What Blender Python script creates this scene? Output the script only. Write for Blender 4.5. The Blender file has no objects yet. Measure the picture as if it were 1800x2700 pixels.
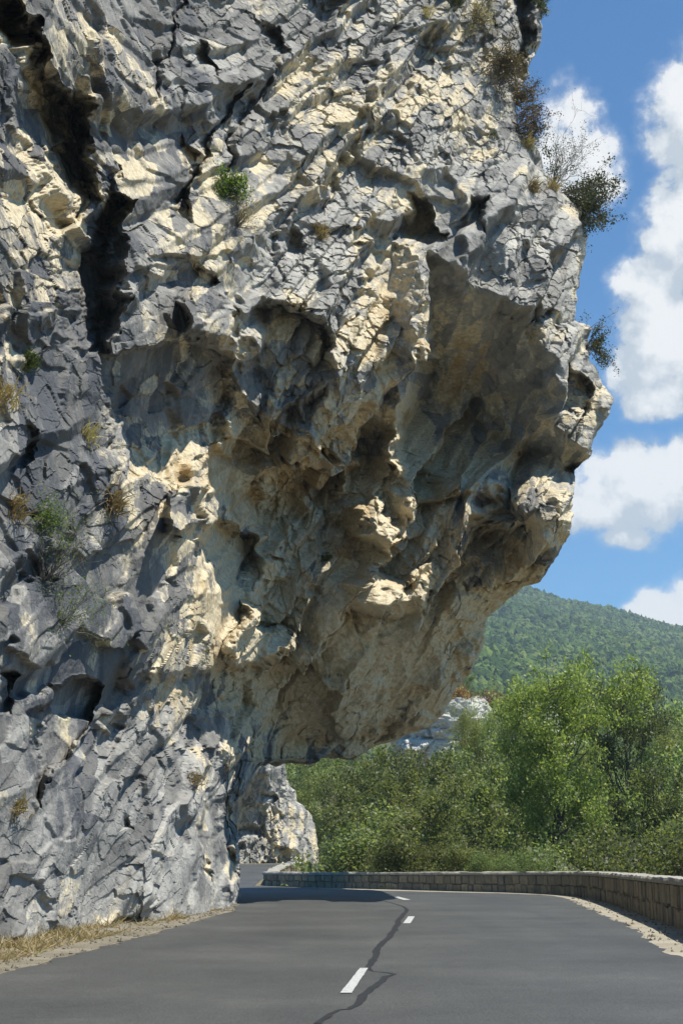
import bpy, math, time
import numpy as np
from math import radians
T0 = time.time()
C = bpy.context.scene.collection
sc = bpy.context.scene
F32 = np.float32
rng = np.random.default_rng(11)

# ------------------------------------------------------------------ survey
# The photograph was used like a surveyor's plate: H is the eye height, FOC the
# focal length in photo pixels, PIT the upward tilt.  A photo point plus a
# distance (metres ahead) gives a point of the place.
H, FOC, PIT = 1.25, 3840.0, radians(13.26)
SP, CP = math.sin(PIT), math.cos(PIT)
SUN_EL, SUN_AZ = radians(62.0), math.atan2(-0.38, 0.92)     # direction towards the sun
SUN = np.array([math.cos(SUN_EL) * math.cos(SUN_AZ), math.cos(SUN_EL) * math.sin(SUN_AZ), math.sin(SUN_EL)])


def ray(px, py):
    px, py = np.asarray(px, float), np.asarray(py, float)
    xc, yc = (px - 900) / FOC, (1350 - py) / FOC
    return xc, CP - yc * SP, SP + yc * CP


def at(px, py, Y):
    dx, dy, dz = ray(px, py)
    return np.stack([dx / dy * Y, np.asarray(Y) * np.ones_like(dx), dz / dy * Y + H], -1)


def ground(px, py, z=0.0):
    dx, dy, dz = ray(px, py)
    t = (z - H) / dz
    return np.stack([dx * t, dy * t, z + 0 * t], -1)


# ------------------------------------------------------------------ noise
def h01(ix, iy, iz, seed):
    h = (ix.astype(np.uint32) * np.uint32(374761393) + iy.astype(np.uint32) * np.uint32(668265263)
         + iz.astype(np.uint32) * np.uint32(2246822519) + np.uint32((seed * 3266489917 + 977) & 0xffffffff))
    h = (h ^ (h >> np.uint32(15))) * np.uint32(2246822519)
    h = (h ^ (h >> np.uint32(13))) * np.uint32(3266489917)
    h = h ^ (h >> np.uint32(16))
    return (h >> np.uint32(8)).astype(F32) * F32(1.0 / 16777216)


def vnoise(p, seed):
    i = np.floor(p).astype(np.int64)
    f = (p - i).astype(F32)
    f = f * f * f * (f * (f * 6 - 15) + 10)
    r = 0
    for a in (0, 1):
        wx = f[:, 0] if a else 1 - f[:, 0]
        for b in (0, 1):
            wy = f[:, 1] if b else 1 - f[:, 1]
            for c in (0, 1):
                wz = f[:, 2] if c else 1 - f[:, 2]
                r = r + wx * wy * wz * h01(i[:, 0] + a, i[:, 1] + b, i[:, 2] + c, seed)
    return r * 2 - 1


def fbm(p, seed, octv=4, gain=0.5):
    s, a, n = 0, 1.0, 0
    for k in range(octv):
        s = s + a * vnoise(p * (2.03 ** k) + 17.3 * k, seed + k)
        n += a
        a *= gain
    return s / n


def facets(p, seed):
    """Voronoi facets: (flat offset, tilted plane, random, distance to the second cell minus first)."""
    i0 = np.floor(p).astype(np.int64)
    n = len(p)
    best = np.full(n, 9.0, F32)
    sec = np.full(n, 9.0, F32)
    bc = np.zeros((n, 3), np.int64)
    bd = np.zeros((n, 3), F32)
    for a in (-1, 0, 1):
        for b in (-1, 0, 1):
            for c in (-1, 0, 1):
                ix, iy, iz = i0[:, 0] + a, i0[:, 1] + b, i0[:, 2] + c
                d = np.stack([p[:, 0] - ix - h01(ix, iy, iz, seed), p[:, 1] - iy - h01(ix, iy, iz, seed + 1),
                              p[:, 2] - iz - h01(ix, iy, iz, seed + 2)], -1).astype(F32)
                q = (d * d).sum(-1)
                m = q < best
                sec = np.where(m, best, np.minimum(sec, q))
                best = np.where(m, q, best)
                bc[m, 0], bc[m, 1], bc[m, 2] = ix[m], iy[m], iz[m]
                bd[m] = d[m]
    g = np.stack([h01(bc[:, 0], bc[:, 1], bc[:, 2], seed + k) for k in (3, 4, 5)], -1) * 2 - 1
    off = h01(bc[:, 0], bc[:, 1], bc[:, 2], seed + 6) * 2 - 1
    rnd = h01(bc[:, 0], bc[:, 1], bc[:, 2], seed + 7)
    return off, (g * bd).sum(-1), rnd, np.sqrt(sec) - np.sqrt(best), bd[:, 0]


def sstep(x, a, b):
    t = np.clip((x - a) / (b - a), 0, 1)
    return t * t * (3 - 2 * t)


# ------------------------------------------------------------------ mesh helpers
def mesh_from(name, V, Fc, smooth=False):
    V = np.ascontiguousarray(V, F32)
    Fc = np.ascontiguousarray(Fc, np.int32)
    me = bpy.data.meshes.new(name)
    k = Fc.shape[1]
    me.vertices.add(len(V))
    me.vertices.foreach_set('co', V.ravel())
    me.loops.add(Fc.size)
    me.loops.foreach_set('vertex_index', Fc.ravel())
    me.polygons.add(len(Fc))
    me.polygons.foreach_set('loop_start', np.arange(0, Fc.size, k, dtype=np.int32))
    me.polygons.foreach_set('use_smooth', np.full(len(Fc), smooth, bool))
    me.update(calc_edges=True)
    return me


def add(name, me, mat=None, parent=None):
    o = bpy.data.objects.new(name, me)
    if mat:
        me.materials.append(mat)
    C.objects.link(o)
    if parent:
        o.parent = parent
    return o


def tag(o, label=None, cat=None, group=None, kind=None):
    for k, v in (('label', label), ('category', cat), ('group', group), ('kind', kind)):
        if v:
            o[k] = v
    return o


def empty(name, loc, label, cat, group=None, rz=0.0, s=1.0):
    o = bpy.data.objects.new(name, None)
    C.objects.link(o)
    o.empty_display_size = 0.3
    o.location = loc
    o.rotation_euler = (0, 0, rz)
    o.scale = (s, s, s) if np.isscalar(s) else s
    return tag(o, label, cat, group)


def grid_faces(nr, nc, off=0):
    i = (np.arange(nr - 1)[:, None] * nc + np.arange(nc - 1)[None]).ravel() + off
    return np.stack([i, i + 1, i + nc + 1, i + nc], -1)


def attr(me, name, vals):
    a = me.attributes.new(name, 'FLOAT', 'POINT')
    a.data.foreach_set('value', np.ascontiguousarray(vals, F32))


# ------------------------------------------------------------------ materials
class NT:
    def __init__(s, name):
        s.m = bpy.data.materials.new(name)
        s.m.use_nodes = True
        s.t = s.m.node_tree
        s.t.nodes.clear()
        s.out = s.t.nodes.new('ShaderNodeOutputMaterial')

    def n(s, typ, **kw):
        nd = s.t.nodes.new('ShaderNode' + typ)
        for k, v in kw.items():
            if k.startswith('i_'):
                key = k[2:]
                key = int(key) if key.isdigit() else key.replace('_', ' ')
                if hasattr(v, 'is_linked') or isinstance(v, bpy.types.NodeSocket):
                    s.t.links.new(v, nd.inputs[key])
                else:
                    nd.inputs[key].default_value = v
            else:
                setattr(nd, k, v)
        return nd

    def noise(s, vec, scale, detail=4, rough=0.55, dist=0.0):
        return s.n('TexNoise', i_Vector=vec, i_Scale=scale, i_Detail=detail, i_Roughness=rough, i_Distortion=dist).outputs['Fac']

    def ramp(s, fac, stops):
        nd = s.n('ValToRGB', i_Fac=fac)
        e = nd.color_ramp.elements
        while len(e) < len(stops):
            e.new(0.5)
        for k, (p, c) in enumerate(stops):
            e[k].position = p
            e[k].color = (*c, 1) if len(c) == 3 else c
        return nd.outputs['Color']

    def mix(s, fac, a, b, mode='MIX'):
        nd = s.n('MixRGB', blend_type=mode)
        for k, v in ((0, fac), (1, a), (2, b)):
            if isinstance(v, bpy.types.NodeSocket):
                s.t.links.new(v, nd.inputs[k])
            else:
                nd.inputs[k].default_value = v if k == 0 else ((*v, 1) if len(v) == 3 else v)
        return nd.outputs[0]

    def math(s, op, a, b=0.0, clamp=False):
        nd = s.n('Math', operation=op)
        nd.use_clamp = clamp
        for k, v in ((0, a), (1, b)):
            if isinstance(v, bpy.types.NodeSocket):
                s.t.links.new(v, nd.inputs[k])
            else:
                nd.inputs[k].default_value = v
        return nd.outputs[0]

    def attr(s, name):
        return s.n('Attribute', attribute_name=name).outputs['Fac']

    def finish(s, color, rough=0.9, bump=None, bstr=0.5, bdist=0.02, spec=0.3):
        b = s.n('BsdfPrincipled')
        b.inputs['Roughness'].default_value = rough
        b.inputs['Specular IOR Level'].default_value = spec
        if isinstance(color, bpy.types.NodeSocket):
            s.t.links.new(color, b.inputs['Base Color'])
        else:
            b.inputs['Base Color'].default_value = (*color, 1)
        if bump is not None:
            bn = s.n('Bump', i_Height=bump, i_Strength=bstr, i_Distance=bdist)
            s.t.links.new(bn.outputs[0], b.inputs['Normal'])
        s.t.links.new(b.outputs[0], s.out.inputs['Surface'])
        return s.m


def mat_rock(name='limestone', tint=1.0, sc_=1.0):
    m = NT(name)
    pos = m.n('NewGeometry').outputs['Position']
    mp = m.n('Mapping', i_Vector=pos)
    mp.inputs['Scale'].default_value = (1, 1, 0.22)          # runs down the face
    streak = m.noise(mp.outputs[0], 1.9 * sc_, 5, 0.6, 0.4)
    n1 = m.noise(pos, 1.3 * sc_, 6, 0.62)
    n2 = m.noise(pos, 9.0 * sc_, 5, 0.65)
    n3 = m.noise(pos, 34.0 * sc_, 3, 0.6)
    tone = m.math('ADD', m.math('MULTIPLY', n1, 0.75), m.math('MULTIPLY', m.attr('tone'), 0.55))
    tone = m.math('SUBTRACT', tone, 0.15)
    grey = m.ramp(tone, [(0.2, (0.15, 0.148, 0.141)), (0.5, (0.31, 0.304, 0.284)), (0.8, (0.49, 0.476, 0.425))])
    grey = m.mix(0.6, grey, m.ramp(n2, [(0.3, (0.62, 0.62, 0.62)), (0.7, (1.06, 1.05, 1.02))]), 'MULTIPLY')
    cream = m.ramp(n2, [(0.28, (0.36, 0.30, 0.195)), (0.5, (0.54, 0.465, 0.32)), (0.72, (0.66, 0.60, 0.45))])
    ochre = m.ramp(n2, [(0.3, (0.23, 0.15, 0.065)), (0.65, (0.42, 0.29, 0.13))])
    cf = m.math('ADD', m.attr('cream'), m.math('MULTIPLY', m.math('SUBTRACT', n2, 0.5), 0.5))
    cf = m.ramp(cf, [(0.44, (0, 0, 0)), (0.66, (1, 1, 1))])
    col = m.mix(cf, grey, cream)
    of = m.math('ADD', m.attr('ochre'), m.math('MULTIPLY', m.math('SUBTRACT', n1, 0.5), 1.0))
    of = m.ramp(of, [(0.48, (0, 0, 0)), (0.75, (0.8, 0.8, 0.8))])
    col = m.mix(of, col, ochre)
    # blue-black lichen and water stains
    df = m.math('ADD', m.attr('stain'), m.math('MULTIPLY', m.math('SUBTRACT', streak, 0.5), 1.5))
    df = m.math('ADD', df, m.math('MULTIPLY', m.math('SUBTRACT', n3, 0.5), 0.5))
    df = m.ramp(df, [(0.42, (0, 0, 0)), (0.62, (0.82, 0.82, 0.82))])
    col = m.mix(df, col, (0.075, 0.082, 0.095))
    wv = m.mix(0.10, pos, m.n('TexNoise', i_Vector=pos, i_Scale=3.0 * sc_, i_Detail=3.0).outputs['Color'])
    b1 = m.n('TexVoronoi', i_Vector=wv, i_Scale=6.5 * sc_, distance='CHEBYCHEV')
    b2 = m.n('TexVoronoi', i_Vector=wv, i_Scale=17.0 * sc_, distance='CHEBYCHEV')
    sep1 = m.n('SeparateColor', i_0=b1.outputs['Color']).outputs[0]
    sep2 = m.n('SeparateColor', i_0=b2.outputs['Color']).outputs[0]
    blk = m.math('ADD', m.math('MULTIPLY', sep1, 0.8), m.math('MULTIPLY', sep2, 0.35))
    blk = m.math('SUBTRACT', blk, m.math('MULTIPLY', b1.outputs['Distance'], 0.7))
    hgt = m.math('ADD', m.math('MULTIPLY', n2, 0.8), m.math('MULTIPLY', n3, 0.3))
    hgt = m.math('ADD', hgt, blk)
    if tint != 1.0:
        col = m.mix(1.0, col, (tint, tint, tint), 'MULTIPLY')
    return m.finish(col, 0.92, hgt, 0.75, 0.045, 0.2)


ROCK = mat_rock()


# ------------------------------------------------------------------ rock faces
def rbf(ctrl, px, py):
    c = np.asarray(ctrl, float)
    X = c[:, :2] / 1000.0
    n = len(X)
    r2 = ((X[:, None] - X[None]) ** 2).sum(-1)
    K = 0.5 * r2 * np.log(r2 + 1e-12) + 2e-4 * np.eye(n)
    P = np.concatenate([np.ones((n, 1)), X], 1)
    A = np.block([[K, P], [P.T, np.zeros((3, 3))]])
    w = np.linalg.solve(A, np.concatenate([c[:, 2], np.zeros(3)]))
    out = np.zeros(px.size)
    fx, fy = px.ravel() / 1000.0, py.ravel() / 1000.0
    for k in range(n):
        r2 = (fx - X[k, 0]) ** 2 + (fy - X[k, 1]) ** 2
        out += w[k] * 0.5 * r2 * np.log(r2 + 1e-12)
    out += w[n] + w[n + 1] * fx + w[n + 2] * fy
    return out.reshape(px.shape)


def poly_push(poly, D, px, py, smooth=False, ret_mask=False):
    """Hollow (D>0) or boss (D<0): every polygon corner carries the ramp width of the edge that follows it."""
    P = np.asarray([q[:2] for q in poly], float)
    W = np.asarray([q[2] for q in poly], float)
    out = np.zeros_like(px)
    bb = (px >= P[:, 0].min()) & (px <= P[:, 0].max()) & (py >= P[:, 1].min()) & (py <= P[:, 1].max())
    if not bb.any():
        return out
    x, y = px[bb], py[bb]
    inside = np.zeros(x.shape, bool)
    t = np.full(x.shape, 1.0)
    n = len(P)
    for k in range(n):
        a, b = P[k], P[(k + 1) % n]
        cr = ((a[1] > y) != (b[1] > y)) & (x < (b[0] - a[0]) * (y - a[1]) / (b[1] - a[1] + 1e-9) + a[0])
        inside ^= cr
        e = b - a
        s = np.clip(((x - a[0]) * e[0] + (y - a[1]) * e[1]) / (e @ e + 1e-9), 0, 1)
        d = np.hypot(x - a[0] - s * e[0], y - a[1] - s * e[1])
        t = np.minimum(t, d / max(W[k], 16.0))
    t = np.where(inside, np.clip(t, 0, 1), 0)
    if smooth:
        t = t * t * (3 - 2 * t)
    out[bb] = t * D
    return out


def make_rock(name, XL, right, y0, y1, nr, nc, ctrl, feats, amp, thick, strata, seed, mat, wrap=16, rough=None,
              roundw=70.0, roundd=1.3, cream_fn=None, smooth=False, lam=(3.2, 1.35, 0.62, 0.29, 0.14), wa=(0.85, 0.55, 0.28, 0.13, 0.06), knee=None, fine=None, ribs=None, run=None):
    R = np.asarray(right, float)
    pys = np.linspace(y0, y1, nr)
    if fine is not None:
        pys = np.sort(np.concatenate([pys, np.linspace(*fine)]))
        nr = len(pys)
    xr = np.interp(pys, R[:, 1], R[:, 0])
    jj = np.stack([pys / 14.0, np.zeros(nr) + seed, np.zeros(nr)], -1)
    xr = xr + 5.0 * fbm(jj, seed + 91, 3)
    t = np.linspace(0, 1, nc)
    px = XL + (xr[:, None] - XL) * t[None]
    if knee is not None:                                       # columns left of the knee keep their bearing
        n1 = int(nc * 0.48)
        px = np.concatenate([np.repeat(np.linspace(XL, knee, n1, endpoint=False)[None], nr, 0),
                             knee + (xr[:, None] - knee) * np.linspace(0, 1, nc - n1)[None]], 1)
    py = np.repeat(pys[:, None], nc, 1)
    # wobble of the places where features sit so that traced edges are not straight
    q = np.stack([px.ravel() / 60, py.ravel() / 60, np.zeros(px.size)], -1).astype(F32)
    wx = (fbm(q, seed + 50, 4, 0.52) * 36).reshape(px.shape)
    wy = (fbm(q, seed + 57, 4, 0.52) * 36).reshape(px.shape)
    Yb = rbf(ctrl, px, py)
    push = np.zeros_like(px)
    soft = np.zeros_like(px)
    for f in feats:
        k = 1.0 if len(f) < 4 else f[3]
        push += poly_push(f[0], f[1], px + wx * k, py + wy * k, f[2] if len(f) > 2 else False)
    if rough is not None:
        am = rough(px + wx * 2, py + wy * 2)
    else:
        am = np.ones_like(px)
    d = (xr[:, None] - px)
    Yr = roundd * (1 - np.sqrt(np.clip(1 - np.clip(1 - d / roundw, 0, 1) ** 2, 0, 1)))
    B = at(px, py, Yb + Yr)                                   # smooth body, for normals
    n0 = np.cross(np.gradient(B, axis=1), np.gradient(B, axis=0))
    n0 /= np.linalg.norm(n0, axis=-1, keepdims=True) + 1e-9
    vv = B - np.array([0, 0, H])
    vv /= np.linalg.norm(vv, axis=-1, keepdims=True)
    cosv = np.abs((n0 * vv).sum(-1))
    push = push * np.clip(0.62 / (cosv + 1e-6), 0.9, 1.7)          # hollows are measured square to the face
    gstep = np.hypot(np.gradient(push, axis=1) / (np.gradient(px, axis=1) + 1e-6), np.gradient(push, axis=0) / np.gradient(py, axis=0))
    calm = 1 / (1 + (gstep / 0.08) ** 2)
    Pm = at(px, py, Yb + Yr + push)
    # wrap round the back
    s = np.linspace(0, 1, wrap + 1)[1:]
    wpx = xr[:, None] - 60 * s[None] ** 2 - 8 * s[None]
    wpy = np.repeat(pys[:, None], wrap, 1)
    wY = (Yb + Yr + push * 0.4)[:, -1:] + thick * s[None]
    Wp = at(wpx, wpy, wY)
    am = am * (0.42 + 0.58 * calm)
    # the face goes on along the road, past the eye
    if run is not None:
        st = np.geomspace(0.06, run[0], run[1])[::-1]
        Lp = Pm[:, :1] + st[None, :, None] * np.array([-0.03, -1.0, 0.0])
        lead = run[1]
    else:
        Lp, lead = Pm[:, :0], 0
    P = np.concatenate([Lp, Pm, Wp], 1)
    Bs = np.concatenate([Lp, B, Wp], 1)
    am = np.concatenate([np.repeat(am[:, :1], lead, 1), am, np.repeat(am[:, -1:], wrap, 1)], 1)
    padc = lambda A, W_: np.concatenate([np.repeat(A[:, :1], lead, 1), A, W_], 1)
    nr_, nc_ = P.shape[:2]
    du = np.gradient(Bs, axis=1)
    dv = np.gradient(Bs, axis=0)
    N = np.cross(du, dv)
    N /= np.linalg.norm(N, axis=-1, keepdims=True) + 1e-9
    # make it face the road side
    N = np.where((N * (Bs - np.array([0, 0, H]))).sum(-1, keepdims=True)[:, :1] > 0, -N, N)
    N = N.reshape(-1, 3)
    p = P.reshape(-1, 3).astype(F32)
    # rock frame: long axis along the bedding
    a = np.asarray(strata, float)
    a = a / np.linalg.norm(a)
    b = np.cross(a, [0, 0, 1.0])
    b /= np.linalg.norm(b)
    c = np.cross(a, b)
    M = np.stack([a, b, c], -1).astype(F32)
    ps = Bs.reshape(-1, 3).astype(F32) * np.array([1.0, 0.38, 1.0], F32)      # beds and ribs run along the road
    q = ps @ M
    warp = np.stack([fbm(q * 0.8 + 5 * k, seed + 10 + k, 4) for k in range(3)], -1)
    amf = am.ravel()
    disp = np.zeros(len(p), F32)
    stretch = ((3.6, 1, 1), (3.6, 1, 1), (3.2, 1, 1), (2.4, 1, 1), (1.7, 1, 1))
    rnds = []
    tv = np.array([0, 0, H]) - p
    tv /= np.linalg.norm(tv, axis=1, keepdims=True)
    graz = np.clip(np.abs((N * tv).sum(1)) * 1.7, 0.75, 1.0)     # broad low steps where the face runs away from the road
    grz2 = np.clip(np.abs((N * tv).sum(1)) * 1.7, 0.40, 1.0)
    # smooth slabs alternate with shattered zones
    slab = sstep(fbm(q / np.array([2.2, 1, 1], F32) * 0.42, seed + 340, 4, 0.55), -0.30, 0.15)
    ckm = sstep(fbm(q * 0.9, seed + 360, 3), 0.0, 0.35)
    zone = (1, 1, 0.35 + 0.95 * slab, 0.15 + 1.35 * slab, 0.15 + 1.35 * slab)
    # slanting slabs: each stands out a little more along the dip and breaks off sharply
    if ribs is not None:
        rb = ribs(padc(px, wpx).ravel(), padc(py, wpy).ravel())
        for per, A, sd in ((2.3, 1.8, 500), (1.0, 0.85, 520), (0.42, 0.28, 540)):
            sx_ = (q[:, 2] + 0.35 * q[:, 1] + warp[:, 0] * 0.30 * per + 0.4 * per * fbm(q / np.array([5.0, 1, 1], F32) / per * 0.55, sd, 3)) / per
            idn = np.floor(sx_)
            fr_ = sx_ - idn
            saw = np.where(fr_ < 0.8, fr_ / 0.8, (1 - fr_) / 0.2)
            wgt = sstep(fbm(q / np.array([6.0, 1, 1], F32) / per * 0.45, sd + 5, 3), -0.42, 0.18)
            disp += (A * (saw - 0.5) * rb * wgt * grz2 ** 0.6).astype(F32)
    for k, (L, A) in enumerate(zip(lam, wa)):
        qq = (q + warp * (0.30 * L)) / (np.array(stretch[k], F32) * L)
        off, til, rnd, edge, alo = facets(qq, seed + 100 + 20 * k)
        hgt = 0.60 * off + 0.85 * til - 0.68 * alo * (0.75 + 0.25 * (graz - 0.75) / 0.25)     # blocks lean out towards their feet
        crack = -0.12 * (1 - sstep(edge, 0.0, 0.08)) * ckm * (k > 1)
        disp += (A * (hgt + crack) * zone[k] * (grz2 if k < 2 else graz ** (k - 1)) * amf ** (1.0 if k < 3 else 0.6)).astype(F32)
        rnds.append((rnd, off, edge))
        if k == 2:                                             # worn edges on the big steps, sharp ones on the small
            g2 = disp.reshape(nr_, nc_)
            for _ in range(2):
                g2 = np.pad(g2, 1, mode='edge')
                g2 = (g2[:-2] + 2 * g2[1:-1] + g2[2:]) / 4
                g2 = (g2[:, :-2] + 2 * g2[:, 1:-1] + g2[:, 2:]) / 4
            disp = g2.ravel()
    disp += (0.14 * fbm(q / np.array([2.5, 1.0, 1.0], F32) * 0.8, seed + 300, 5, 0.6)).astype(F32)
    disp *= amp
    Nd = N + 1.6 * tv
    Nd /= np.linalg.norm(Nd, axis=1, keepdims=True)
    disp *= graz
    p = (p + Nd * disp[:, None]).astype(F32)
    me = mesh_from(name, p, grid_faces(nr_, nc_), smooth)
    # stone colour, patch by patch; cream_fn can add painted bounce and shade
    big = fbm(p * 0.16, seed + 400, 3)
    mid = fbm(q / np.array([2.5, 1, 1], F32) * 0.55, seed + 410, 4)
    cream = 0.29 + 0.5 * mid + 0.25 * big + 0.36 * (rnds[2][0] - 0.5) + 0.42 * (rnds[3][0] - 0.5) + 0.2 * (rnds[4][0] - 0.5)
    ochre = 0.10 + 0.35 * big + 0.35 * (rnds[2][0] - 0.5) + 0.2 * (rnds[3][0] - 0.5)
    stain = 0.18 + 0.35 * fbm(p * np.array([0.5, 0.5, 0.14], F32), seed + 420, 4) - 0.25 * (rnds[3][0] - 0.5)
    if cream_fn is not None:
        X = padc(px + wx * 3, wpx).ravel()
        Z = padc(py + wy * 3, wpy).ravel()
        dc, do, ds, dt = cream_fn(X, Z)
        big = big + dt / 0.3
        cream = cream + dc
        ochre = ochre + do
        stain = stain + ds
    run = sstep(fbm(p * np.array([2.4, 0.9, 0.10], F32), seed + 430, 4, 0.6), 0.05, 0.4)
    low = 1 - sstep(p[:, 2], 3.0, 7.5)
    cream = cream + (0.36 * run - 0.13) * low                  # calcite runs down the foot of the wall
    attr(me, 'cream', cream)
    attr(me, 'ochre', ochre)
    attr(me, 'stain', stain)
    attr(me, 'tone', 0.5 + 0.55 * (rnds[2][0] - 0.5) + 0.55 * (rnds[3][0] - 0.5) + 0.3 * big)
    o = add(name, me, mat)
    return o, p


def crop(k, pts, w=None):
    """points noted on enlarged quarters of the photograph -> photo pixels"""
    s = 900 / 1568
    ox, oy = ((0, 0), (900, 0), (0, 900), (900, 900), (0, 1800), (900, 1800))[k - 1]
    return [(ox + q[0] * s, oy + q[1] * s, *(v * s for v in q[2:])) for q in pts]


def k3(pts):
    s = 450 / 1568
    return [(1000 + q[0] * s, 300 + q[1] * s, *(v * s for v in q[2:])) for q in pts]


base_px = [(-260, 2600), (-120, 2530), (0, 2489), (75, 2480), (172, 2460), (281, 2437), (344, 2431), (448, 2426), (520, 2411), (574, 2397), (620, 2391)]
ctrl = []
for bx, by in base_px:
    Yg = float(ground(bx, by)[1])
    ctrl += [(bx, by, Yg), (bx, by + 160, Yg + 0.2)]
ctrl += [
    (-400, 2300, 15.4), (-400, 1500, 14.6), (-400, 700, 14.0), (-400, 0, 13.5), (-400, -420, 13.2),
    (-100, 1500, 19.2), (-100, 500, 17.9), (-100, -400, 17.4),
    (0, 2250, 21.8), (0, 1800, 21.5), (0, 1300, 20.6), (0, 700, 19.5), (0, 0, 18.4), (0, -420, 18.4),
    (150, 2200, 24.2), (150, 1700, 23.5), (150, 1200, 22.8), (150, 700, 22.0), (150, 0, 21.4), (150, -420, 21.6),
    (300, 2250, 28.0), (300, 1950, 27.6), (300, 1500, 26.5), (290, 1100, 26.4), (300, 600, 25.4), (300, 0, 25.2), (300, -420, 25.8),
    (450, 2250, 30.4), (450, 2000, 30.7), (450, 1700, 30.0), (450, 1400, 29.4), (450, 1100, 29.8), (450, 880, 28.4), (450, 400, 28.5), (450, 0, 29.2), (450, -420, 30.4),
    (520, 2250, 33.0), (540, 2050, 35.2), (520, 1850, 34.6), (540, 1600, 33.6), (520, 1350, 32.4),
    (600, 2280, 37.6), (600, 2130, 38.8), (640, 1980, 40.0), (620, 1800, 39.2), (620, 1550, 37.4), (600, 1300, 36.2), (600, 1050, 34.0), (600, 800, 31.4), (600, 300, 31.6), (600, -200, 33.0),
    (700, 2250, 42.0), (700, 2080, 42.5),
    (760, 1960, 45.0), (760, 1800, 42.6), (760, 1600, 40.4), (760, 1400, 39.0), (760, 1200, 37.2), (760, 950, 34.0), (760, 500, 34.2), (760, 0, 35.4), (760, -420, 37),
    (900, 2000, 48.5), (900, 1930, 46.2), (900, 1800, 43.4), (900, 1600, 40.6), (900, 1400, 39.4), (900, 1200, 38.6), (930, 1000, 36.2), (920, 600, 36.0), (920, 0, 37.4), (920, -420, 39),
    (1060, 1920, 48.4), (1060, 1750, 45.0), (1060, 1550, 42.6), (1060, 1350, 41.0), (1060, 1150, 40.0), (1060, 900, 37.4), (1080, 500, 37.8), (1080, 0, 39.4), (1080, -420, 41),
    (1200, 1800, 47.0), (1200, 1600, 44.0), (1200, 1450, 42.6), (1200, 1250, 42.0), (1250, 800, 39.2), (1240, 500, 39.2), (1240, 0, 41.4), (1240, -420, 42.5),
    (1280, 1640, 46.5), (1340, 1560, 44.8), (1400, 1530, 43.6), (1400, 1400, 41.4), (1400, 1280, 41.6), (1400, 900, 40.2), (1400, 700, 40.1), (1400, 550, 40.3), (1370, 200, 42.8), (1400, 0, 43.4), (1400, -420, 44),
    (1500, 1400, 42.2), (1480, 1250, 42.4), (1550, 1150, 42.2), (1600, 1060, 42.6), (1540, 850, 41.7), (1550, 640, 42.2), (1480, 480, 42.4),
]

feats = []
# gully in the upper left corner
feats.append((crop(1, [(-40, -60, 40), (130, -60, 60), (190, 150, 70), (270, 350, 60), (400, 440, 70), (450, 500, 80), (430, 620, 80), (470, 780, 80), (450, 890, 70), (390, 950, 80), (300, 1060, 100), (240, 1100, 190), (150, 850, 190), (70, 600, 110), (80, 420, 80), (120, 280, 70), (150, 200, 50), (0, 120, 40)]), 1.8))
feats.append((crop(1, [(390, 890, 50), (540, 895, 50), (640, 930, 90), (590, 1060, 110), (570, 1180, 110), (590, 1300, 110), (550, 1640, 80), (380, 1700, 150), (250, 1450, 170), (260, 1150, 140), (320, 1000, 110)]), 1.7))
feats.append((crop(1, [(880, 600, 12), (930, 700, 14), (895, 900, 14), (885, 1020, 50), (790, 1020, 22), (820, 850, 22), (845, 700, 22)]), 0.5))
feats.append((crop(1, [(860, 190, 8), (910, 200, 8), (950, 290, 10), (990, 330, 10), (960, 370, 50), (850, 340, 40)]), 0.6))
feats.append((crop(1, [(1190, 130, 8), (1260, 140, 8), (1310, 180, 10), (1300, 260, 50), (1200, 260, 40)]), 0.6))
feats.append((crop(1, [(820, 1400, 10), (910, 1340, 10), (1080, 1350, 10), (1110, 1420, 20), (1090, 1568, 40), (830, 1568, 40)]), -1.1))
feats.append(([(628, 225, 16), (655, 238, 16), (600, 335, 16), (560, 405, 16), (520, 475, 16), (470, 565, 16), (440, 545, 16), (500, 450, 16), (545, 370, 16), (590, 290, 16)], 0.55))
feats.append(([(740, 110, 16), (770, 120, 16), (722, 232, 16), (662, 345, 16), (602, 455, 16), (578, 440, 16), (638, 325, 16), (698, 218, 16)], 0.4))
feats.append(([(470, -30, 16), (505, -30, 16), (470, 80, 16), (430, 190, 16), (395, 300, 16), (370, 290, 16), (405, 180, 16), (440, 70, 16)], 0.4))
feats.append(([(300, 420, 16), (330, 430, 16), (300, 600, 16), (290, 700, 16), (265, 690, 16), (275, 560, 16)], 0.35))
feats.append((crop(1, [(1250, 1100, 10), (1320, 1050, 10), (1420, 1110, 10), (1400, 1180, 40), (1310, 1190, 40)]), 0.6))
feats.append((crop(1, [(660, 1180, 16), (750, 1150, 16), (860, 1160, 16), (1020, 1290, 16), (1000, 1330, 50), (850, 1380, 60), (700, 1300, 60)]), 0.5))
# cave in the middle
feats.append(([(632, 835, 10), (668, 805, 10), (720, 792, 10), (790, 808, 10), (840, 835, 10), (858, 872, 12), (856, 930, 18), (846, 985, 50), (780, 1040, 110), (650, 1050, 110), (604, 1000, 60)], 1.8))
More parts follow.
